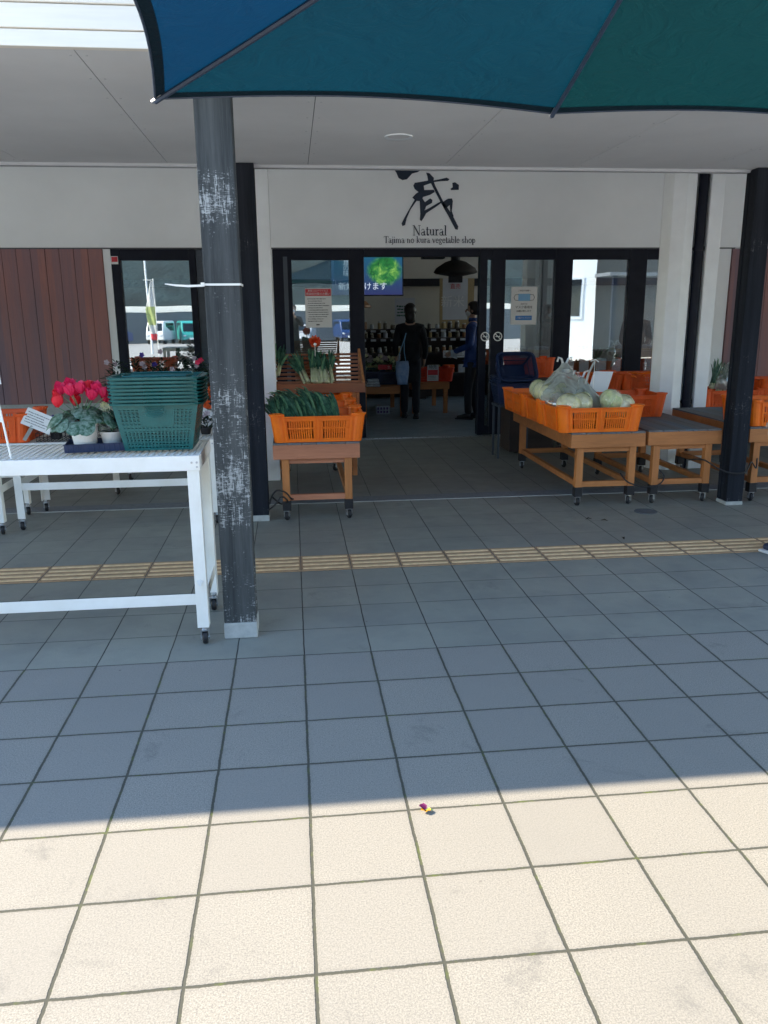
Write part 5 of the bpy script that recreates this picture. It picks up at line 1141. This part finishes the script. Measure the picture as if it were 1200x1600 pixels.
# ================================================================== PEOPLE
def skinned(name, pts, edges, mat_, par, sub=2, root=0):
    """pts: list of (xyz, radius)"""
    me = bpy.data.meshes.new(name); me.from_pydata([p for p, r in pts], edges, []); o = link(bpy.data.objects.new(name, me))
    m = o.modifiers.new('k', 'SKIN'); m.use_smooth_shade = True
    for i, (p, r) in enumerate(pts):
        rr_ = r if isinstance(r, tuple) else (r, r); me.skin_vertices[0].data[i].radius = rr_
    me.skin_vertices[0].data[root].use_root = True
    s = o.modifiers.new('s', 'SUBSURF'); s.levels = sub; s.render_levels = sub
    dg = bpy.context.evaluated_depsgraph_get(); dg.update(); me2 = bpy.data.meshes.new_from_object(o.evaluated_get(dg)); bpy.data.objects.remove(o)
    for p in me2.polygons: p.use_smooth = True
    me2.materials.clear(); me2.materials.append(mat_); o = link(bpy.data.objects.new(name, me2)); o.parent = par; return o
def join(objs, name):
    vs = []; fs = []; base = 0; m = objs[0].data.materials[0]; par = objs[0].parent
    for o in objs:
        vs += [tuple(v.co) for v in o.data.vertices]; fs += [tuple(i+base for i in p.vertices) for p in o.data.polygons]; base = len(vs)
    me = bpy.data.meshes.new(name); me.from_pydata(vs, [], fs); me.materials.append(m)
    for p in me.polygons: p.use_smooth = True
    for o in objs: bpy.data.objects.remove(o)
    o = link(bpy.data.objects.new(name, me)); o.parent = par; return o
def person(loc, rz, H, label, coat, legm, arms, stride=.05, longcoat=False, hairlong=False, mask=True, shoem=None, bob=0, feet=None):
    """local frame: facing -y, x to its left; units scaled from a 1.6 m figure. arms: for side -1/+1 list elbow, wrist"""
    o = empty('person', loc, label, 'person', rz=rz); k = H/1.6
    S = lambda x, y, z: (x*k, y*k, z*k)
    hip, kn, an = .80, .43, .075
    P_ = [(S(0,0,.84), .095*k), (S(0,.0,1.0), .09*k), (S(0,.005,1.18), (.125*k,.085*k)), (S(0,.01,1.29), .07*k), (S(0,.005,1.36), .045*k), (S(0,-.005,1.425), .052*k)]
    E_ = [(0,1),(1,2),(2,3),(3,4),(4,5)]
    P_ += [(S(0,-.012,1.475), (.066*k,.076*k)), (S(0,-.002,1.535), (.062*k,.072*k)), (S(0,.004,1.572), .042*k)]; E_ += [(5,6),(6,7),(7,8)]
    hand_roots = []
    for s in (-1, 1):
        n = len(P_); f = feet[s] if feet else (s*.085, -s*stride)
        P_ += [(S(s*.075,0,.80), .075*k), (S((s*.078+f[0])/2,(f[1])*.5-.02,kn), .052*k), (S(f[0],f[1]+.02,an+.06), .036*k), (S(f[0],f[1]+.02,an), .034*k)]
        E_ += [(0,n),(n,n+1),(n+1,n+2),(n+2,n+3)]
        n = len(P_); el, wr = arms[s]
        P_ += [(S(s*.145,.01,1.275), .050*k), (S(*el), .036*k), (S(*wr), .024*k)]; E_ += [(3,n),(n,n+1),(n+1,n+2)]
        d = (Vector(wr)-Vector(el)).normalized(); q = Vector(wr)+d*.05; P_ += [(S(*(Vector(wr)+d*.025)), (.030*k,.018*k)), (S(*q), (.034*k,.017*k)), (S(*(Vector(wr)+d*.082)), (.032*k,.014*k))]; E_ += [(n+2,n+3),(n+3,n+4),(n+4,n+5)]
        hand_roots.append((s, Vector(wr)+d*.075, d))
    body = skinned('b', P_, E_, M['skin'], o)
    parts = [body]
    for s, q, d in hand_roots:
        side = d.cross(Vector((s*1.0, .2, 0))).normalized(); curl = d.cross(side).normalized()
        if curl.y > 0: curl = -curl if 0 else curl
        for i, ln in enumerate((.062,.072,.068,.052)):
            a = q + side*(i-1.5)*.017; fp_ = [a - d*.01, a + d*ln*.42, a + d*ln*.75 + curl*ln*.22, a + d*ln*.95 + curl*ln*.45]
            parts.append(skinned('f', [(tuple(p*k), (.0085-.0007*j)*k) for j, p in enumerate(fp_)], [(0,1),(1,2),(2,3)], M['skin'], o, 1))
        a = q - d*.05 + side*-.026; parts.append(skinned('f', [(tuple(p*k), (.010-.001*j)*k) for j, p in enumerate((a, a - side*.022 + d*.02, a - side*.030 + d*.045 + curl*.01))], [(0,1),(1,2)], M['skin'], o, 1))
    # face: nose, ears, brow
    b = MB(); b.sph(S(0,-.092,1.478), .012*k, .018*k, .020*k, 8, 6)
    for s in (-1, 1): b.sph(S(s*.072,.0,1.485), .010*k, .017*k, .028*k, 8, 6)
    parts.append(b.build('f', M['skin'], parent=o)); join(parts, 'body')
    for s in (-1, 1): b = MB(); b.sph(S(s*.030,-.083,1.50), .0125*k, .008*k, .007*k, 8, 6); b.build('eye', M['hair'], parent=o, smooth=True)
    if mask:
        b = MB(); b.sph(S(0,-.045,1.448), .056*k, .052*k, .042*k, 14, 10); b.build('face_mask', M['paper'], parent=o, smooth=True)
    else:
        b = MB(); b.sph(S(0,-.085,1.437), .022*k, .008*k, .006*k, 8, 6); b.build('mouth', mat('lips', (.35,.10,.09), .5, .05), parent=o, smooth=True)
    # hair
    b = MB(); rr_ = random.Random(int(H*1000))
    def hf(q): return 1.0 + .035*math.sin(9*math.atan2(q.y,q.x)+3*q.z) + (-.22 if q.y < -.45 and q.z < .42 else 0)
    b.sph(S(0,.014,1.515), .086*k, .098*k, .096*k, 26, 16, hf)
    if hairlong: b.sph(S(0,.055,1.44), .074*k, .045*k, .10*k, 18, 12)
    if bob: b.sph(S(0,.10,1.53), .035*k, .035*k, .035*k, 12, 8)
    b.build('hair', M['hair'], parent=o, smooth=True)
    # jacket
    bot = .48 if longcoat else .78
    P_ = [(S(0,.0,.86), (.150*k,.115*k)), (S(0,.0,1.02), (.140*k,.105*k)), (S(0,.008,1.18), (.158*k,.112*k)), (S(0,.012,1.295), (.105*k,.080*k)), (S(0,.008,1.355), .058*k), (S(0,0,(bot+.86)/2), (.160*k,.120*k)), (S(0,0,bot), (.168*k,.128*k))]
    E_ = [(0,1),(1,2),(2,3),(3,4),(0,5),(5,6)]
    for s in (-1, 1):
        n = len(P_); el, wr = arms[s]; w2 = Vector(wr)-(Vector(wr)-Vector(el)).normalized()*.01
        P_ += [(S(s*.155,.01,1.270), .066*k), (S(*((Vector((s*.155,.01,1.27))+Vector(el))/2)), .058*k), (S(*el), .050*k), (S(*w2), .038*k)]; E_ += [(3,n),(n,n+1),(n+1,n+2),(n+2,n+3)]
    skinned('coat', P_, E_, coat, o)
    b = MB(); b.lathe([(.060*k,0),(.066*k,.03*k),(.060*k,.06*k)], 18, S(0,.008,1.33)); b.build('collar', coat, parent=o, smooth=True, solid=.008)
    P_ = [(S(0,0,.88), (.12*k,.10*k))]; E_ = []
    for s in (-1, 1):
        n = len(P_); f = feet[s] if feet else (s*.085, -s*stride)
        P_ += [(S(s*.078,0,.78), .092*k), (S((s*.078+f[0])/2,f[1]*.5-.018,kn), .066*k), (S(f[0],f[1]+.02,.055), .054*k)]; E_ += [(0,n),(n,n+1),(n+1,n+2)]
    skinned('trousers', P_, E_, legm, o)
    for s in (-1, 1):
        f = feet[s] if feet else (s*.085, -s*stride)
        sh = skinned('shoe', [(S(f[0],f[1]+.055,.045), .036*k), (S(f[0],f[1]+.0,.050), .042*k), (S(f[0]+s*.006,f[1]-.08,.036), (.042*k,.030*k)), (S(f[0]+s*.01,f[1]-.145,.028), (.034*k,.022*k))], [(0,1),(1,2),(2,3)], shoem or M['shoe'], o)
        b = MB(); b.box((f[0]-.042)*k, (f[0]+.046)*k, (f[1]-.165)*k, (f[1]+.092)*k, 0, .018*k); b.build('sole', M['sole'] if shoem is None and coat is M['olive'] else M['rubber'], parent=sh, bevel=.008)
    return o
wo = person((1.64, 9.86, .008), R(170), 1.585, 'person in a long black coat seen from behind with a pale blue tote bag', M['coat'], M['trous'], {-1: ((-.215,.01,1.02), (-.20,-.10,.82)), 1: ((.215,.02,1.02), (.205,-.06,.86))}, longcoat=True, hairlong=True, shoem=M['rubber'])
mn = person((2.475, 9.62, .008), R(250), 1.60, 'person in a blue jacket standing inside the right door leaf, holding a card', M['bluej'], M['trous'], {-1: ((-.20,-.02,1.03), (-.12,-.26,.93)), 1: ((.20,.0,1.03), (.10,-.26,.92))}, shoem=M['rubber'])
ph = empty('held_card', (2.20, 9.54, .91), 'pale card held by the person in the blue jacket', 'card'); b = MB(); b.box(-.05,.05,-.004,.004,-.06,.06); q = b.build('card', M['pkg'], parent=ph); ph.rotation_euler = (R(-35), R(20), R(20))
tb = empty('tote_bag', (1.50, 9.66, .82), 'pale blue and white tote bag hanging beside the person in the black coat', 'bag')
b = MB(); P_ = []
for j, z in enumerate((0,-.08,-.18,-.27,-.315)):
    for i in range(17):
        a = 2*math.pi*i/16; wd = .082 + .012*math.sin(j*1.3); P_.append((math.copysign(abs(math.cos(a))**.5, math.cos(a))*wd, math.sin(a)*.035*(1+.3*j/4), z + .006*math.sin(3*a)))
b.add(P_, [(j*17+i, j*17+i+1, (j+1)*17+i+1, (j+1)*17+i) for j in range(4) for i in range(16)]); b.add([P_[68+i] for i in range(16)], [tuple(range(16))]); b.build('sack', M['bag'], parent=tb, smooth=True, solid=.003)
b = MB(); b.tube([(-.05,0,-.01),(-.035,.0,.12),(.02,.03,.26),(.06,.05,.38)], .005, 6); b.tube([(.05,0,-.01),(.03,.02,.12),(.03,.03,.26),(.06,.05,.38)], .005, 6); b.build('strap', M['lblue'], parent=tb)
person((3.86, 10.6, .008), R(30), 1.56, 'person in an olive coat behind the first right hand window', M['olive'], M['trous'], {-1: ((-.20,0,1.03), (-.14,-.22,.95)), 1: ((.20,0,1.03), (.14,-.22,.95))}, hairlong=True)
person((5.16, 10.4, .008), R(-20), 1.60, 'person in a black coat behind the rightmost window pane', M['coat'], M['trous'], {-1: ((-.20,0,1.03), (-.14,-.22,.95)), 1: ((.20,0,1.03), (.14,-.22,.95))}, hairlong=True, shoem=M['rubber'])
person((3.03, 2.92, .001), R(-75), 1.66, 'person just outside the right picture edge, only one blue shoe tip in view', M['olive'], M['bluej'], {-1: ((-.20,.02,1.03), (-.20,-.02,.80)), 1: ((.20,.02,1.03), (.20,-.02,.80))}, stride=.03)
pg = person((.02, -1.98, .001), R(180), 1.68, 'person in dark jacket raising a phone, seen as a reflection in the window', M['coat'], M['trous'], {-1: ((-.20,-.10,1.12), (-.055,-.30,1.33)), 1: ((.20,-.10,1.12), (.055,-.30,1.33))})
b = MB(); b.box(-.037, .037, -1.592, -1.584, 1.41, 1.56); phn = b.build('phone', M['rubber'], bevel=.004); tag(phn, 'black phone held up by the photographer, seen in the window reflection', 'phone')

# ================================================================== BEHIND THE CAMERA (seen in the glass)
def van(loc, rz, label, body, kei=True, L=3.4, W=1.48, H=1.9):
    o = empty('parked_car', loc, label, 'car', 'cars parked across the car park', rz); b = MB()
    pr = [(-L/2,.32),(L/2,.32),(L/2,.85),(L/2-.10,H*.96),(L/2-.35,H),(-L/2+.75,H),(-L/2+.45,H*.93),(-L/2+.08,1.02),(-L/2,.80)] if kei else [(-L/2,.30),(L/2,.30),(L/2,.9),(L/2-.25,.98),(L/2-.75,H),(-L/2+1.5,H),(-L/2+.95,.95),(-L/2+.05,.80)]
    n = len(pr); b.add([(-W/2*(.93 if z > 1.1 else 1), y, z) for y, z in pr] + [(W/2*(.93 if z > 1.1 else 1), y, z) for y, z in pr], [tuple(range(n)), tuple(range(2*n-1, n-1, -1))] + [(i, i+n, (i+1)%n+n, (i+1)%n) for i in range(n)])
    b.build('body', body, parent=o, bevel=.06, seg=3)
    ws = MB(); y0, z0, y1, z1 = (-L/2+.08, 1.02, -L/2+.45, H*.93) if kei else (-L/2+.95, .95, -L/2+1.5, H)
    ws.add([(-W*.42, y0+.03-.02, z0+.06), (W*.42, y0+.03-.02, z0+.06), (W*.38, y1-.02-.03, z1-.06), (-W*.38, y1-.02-.03, z1-.06)], [(0,1,2,3)]); ws.build('windscreen', M['cglass'], parent=o, solid=.01)
    for s in (-1, 1):
        g = MB(); x = s*W*.468; g.add([(x*1.02, -L/2+.85 if kei else -.2, 1.08), (x*1.02, L/2-.3 if kei else .95, 1.08), (x*1.0, L/2-.38 if kei else .7, H-.18), (x*1.0, -L/2+.95 if kei else -.0, H-.18)], [(0,1,2,3)]); g.build('side_window', M['cglass'], parent=o, solid=.02)
        h = MB(); h.sph((s*W*.36, -L/2-.0, .72), .13, .04, .08, 12, 8); h.build('headlight', M['paperg'], parent=o, smooth=True)
        for y in (-L/2+.55, L/2-.6):
            t_ = MB(); t_.lathe([(.0001,-.09),(.27,-.09),(.29,-.06),(.29,.06),(.27,.09),(.0001,.09)], 20, (s*(W/2-.1), y, .29), 'x'); wl = t_.build('wheel', M['tyre'], parent=o); t_ = MB(); t_.lathe([(.0001,-.096),(.17,-.096),(.17,.096),(.0001,.096)], 16, (s*(W/2-.1), y, .29), 'x'); t_.build('rim', M['steel'], parent=wl)
    g = MB(); g.box(-.17, .17, -L/2-.03, -L/2-.0, .40, .56); g.build('number_plate', M['carw'], parent=o)
    g = MB(); g.box(-W/2+.03, W/2-.03, -L/2-.04, -L/2+.02, .32, .38); g.build('bumper', M['tyre'], parent=o)
    return o
def gz_(y): 
    for (a, za), (c, zc) in zip(prof[:-1], prof[1:]):
        if c <= y <= a: return za + (zc-za)*(y-a)/(c-a)
    return 0
cars = [(-10.6,-51,10,'white kei van with dark windscreen reflected in the left window, nearest the flag','carw',True),(-8.6,-53,-15,'white and teal van reflected right of the white kei van','cart_',True),(-14.3,-46,60,'dark blue car reflected at the left of the left window','carb',False),(-6.3,-55,20,'silver car reflected at the right edge of the left window','cargr',True),(-17,-50,30,'white car partly behind the dark blue one in the reflection','carw',False),
        (-3.5,-50,0,'white van reflected behind the leek rack pane','carw',True),(.8,-48,8,'silver hatchback reflected behind the leek rack pane','cargr',False),(4.5,-52,-10,'dark blue van parked toward the right of the car park','carb',True)]
for x, y, a, lb, m_, ke in cars: van((x, y, gz_(y)), R(180+a), lb, M[m_], ke, 3.4 if ke else 4.3, 1.48 if ke else 1.7, 1.9 if ke else 1.45)
fg = empty('banner_flag', (-4.35, -9.7, -.01), 'tall narrow green and white banner flag on a pole reflected in the left window', 'flag')
b = MB(); b.tube([(0,0,0),(0,0,2.6)], .012, 8); b.tube([(0,0,2.55),(-.32,0,2.55)], .008, 6); b.build('pole', M['white'], parent=fg)
b = MB(); P_ = []
for j in range(20):
    for i in range(7):
        wd = .32*(.25+.75*min(1, j/9)) if j < 9 else .32*(1-.04*(j-9)); P_.append((-.01-i/6*wd, .035*math.sin(i*1.4+j*.5), 2.52-j*.098))
b.add(P_, [(j*7+i, j*7+i+1, (j+1)*7+i+1, (j+1)*7+i) for j in range(19) for i in range(6)]); c_ = b.build('cloth', [M['flagw'], M['flag'], M['red']], parent=fg, smooth=True, solid=.001)
for i, p in enumerate(c_.data.polygons): j = i//6; p.material_index = 0 if j < 8 else (1 if j < 14 else (0 if j < 17 else 2))
sl_ = empty('street_lamp', (-5.6, -16, gz_(-16)), 'slim curved white street lamp reflected in the left window', 'street lamp')
b = MB(); b.tube([(0,0,0),(-.02,0,2),(-.03,0,4),(-.10,0,4.8),(-.42,0,5.1),(-.8,0,5.15)], [.05,.045,.035,.03,.03,.03], 8); b.build('pole', M['carw'], parent=sl_); b = MB(); b.box(-1.1,-.7,-.08,.08,5.1,5.18); b.build('lamp_head', M['carw'], parent=sl_, bevel=.02)
sr = empty('shelter_roof', (-8, -58, gz_(-58)), 'long low white shelter roof across the car park, seen in the window reflections', 'shelter')
b = MB(); b.box(-40, 34, -2, 2, 2.75, 3.25); b.build('roof', M['white'], parent=sr)
for i in range(13): b = MB(); x = -38+i*5.8; b.box(x-.08, x+.08, -.08, .08, 0, 2.75); b.build('pillar', M['navy2'], parent=sr)
b = MB(); b.box(-40, 34, 3, 3.2, 0, 2.7); b.build('back_wall', M['navy2'], parent=sr)
# white building to the right behind the camera
wb_ = empty('white_building', (10.75, -7.0, 0), 'white two storey building with a small dark window reflected in the right hand panes', 'building')
b = MB(); b.box(-2.6, -1.45, -2.5, 0, 0, 5.2); b.build('wall', M['wallw'], parent=wb_); b = MB(); b.box(-1.448, 9, -7, -.6, 0, 5.2); b.build('dark_wall', M['brown'], parent=wb_)
b = MB(); b.add([(-3.3,.75,5.1),(9.5,.75,5.1),(9.5,-3.5,7.2),(-3.3,-3.5,7.2),(-3.3,-7.7,5.1),(9.5,-7.7,5.1)], [(0,1,2,3),(3,2,5,4)]); b.build('roof', M['metalroof'], parent=wb_, solid=.12)
for x, z, wd, hh in ((-2.1,1.3,.34,1.1),):
    b = MB(); b.box(x-wd/2-.08, x+wd/2+.08, 0, .03, z-.08, z+hh+.08); f_ = b.build('window', M['jamb'], parent=wb_); b = MB(); b.box(x-wd/2, x+wd/2, .031, .04, z, z+hh); b.build('pane', M['cglass'], parent=f_)
b = MB(); b.box(-1.5, .4, .0, 1.2, 2.45, 2.55); b.build('porch_roof', M['metalroof'], parent=wb_)
for x in (-1.3, .3): b = MB(); b.box(x-.06, x+.06, 1.0, 1.12, 0, 2.45); b.build('porch_pillar', M['navy'], parent=wb_)
# dark display and planters reflected low in the left window
pb_ = empty('dark_panel_sign', (-6.3, -8.2, 0), 'dark blue free standing panel reflected low in the left window', 'panel'); b = MB(); b.box(-.32,.32,-.03,.03,.05,1.15); b.build('panel', M['navy'], parent=pb_)
for s in (-1, 1): b = MB(); b.box(s*.25-.03, s*.25+.03, -.15, .15, 0, .05); b.build('foot', M['navy'], parent=pb_)

# ---- more goods inside the shop
rc = crate(2.04, 10.62, .470, 'red orange crate with a poster on the low table right of the woman', m=mat('red_plastic', (.72,.05,.012), .4, .08, 12), group='crates inside the shop')
pst = board('poster', 2.05, 10.36, .60, .17, .235, M['paperg'], 'small grey and red poster hung on the red orange crate inside the shop', 'poster', d=.003)
b = MB(); b.box(-.075, .075, -.0015, 0, -.03, .045); b.build('picture', M['red'], parent=pst); text_mesh('特売', .06, (0, -.002, .085), RX, M['ink'], pst, 'print_text'); lines(pst, -.07, .07, -.10, -.04, 3)
crate(1.28, 10.55, .444, 'dark blue crate on the low table left of the woman', m=M['navyb'], group='crates inside the shop', sc=.9)
crate(1.30, 11.05, .444, 'green crate behind the dark blue one on the low table', m=M['green'], group='crates inside the shop', sc=.9)
rs = board('price_card', 1.33, 10.30, .70, .20, .07, M['red'], 'red price card above the dark blue crate left of the woman', 'price card', d=.003); lines(rs, .04, .09, -.025, .025, 2, M['paper'], .5)
for i in range(6):
    pansy((1.02+i*.115, 10.62+(i%2)*.14, .56), 'bunch of pale dried flowers in the crates left of the woman, ' + ['leftmost','second from the left','third from the left','third from the right','second from the right','rightmost'][i], M['pinkf'] if i % 2 else M['cream'], 60+i, n=70, h=.22, spread=.085, nf=9, group='flower bunches inside the shop', lm=M['varc'], fs=.02)
for sx in (1.55, 2.93):
    for k in range(7):
        x = sx-.52+k*.17
        for z in (1.165, 1.015):
            c = MB(); c.box(-.045, .045, 0, .003, -.018, .018); o = c.build('shelf_label', M['pkg'], loc=(x, 12.392, z)); tag(o, 'small pale price label on the edge of a back shelf', 'label', 'price labels on the back shelves')
for i, (x, z_, m_) in enumerate(((1.12,.80,'pkg'),(1.35,.80,'tan'),(1.60,.80,'orange2'),(1.86,.80,'pkg'),(2.45,.45,'tan'),(2.70,.45,'orange2'),(2.95,.45,'pkg'),(3.2,.45,'purple'))):
    b = MB(); b.box(-.09,.09,-.07,.07,0,.13); b.box(-.07,.07,-.0715,-.0705,.03,.10); o = b.build('goods_box', M[m_], loc=(x, 12.52, z_ if z_ < .8 else .452), bevel=.004); tag(o, 'carton of goods on a low back shelf, ' + ['leftmost of all','second from the left','third, orange coloured','fourth, pale, right of the orange one','tan one under the grey poster','orange one right of the tan one','pale one left of the purple one','purple one at the right end'][i], 'box')
sp_ = empty('spot_lamp', (1.0, 11.4, 2.2), 'small round straw hat like lamp shade at the left of the doorway', 'lamp')
b = MB(); b.lathe([(.02,.10),(.12,.07),(.20,-.02),(.19,-.03),(.11,.05)], 24, (.05,0,-.62)); b.build('shade', M['counter'], parent=sp_, smooth=True); b = MB(); b.beam((.05,0,-.52),(.05,0,.9), .012, .012); b.build('cord', M['beam'], parent=sp_)
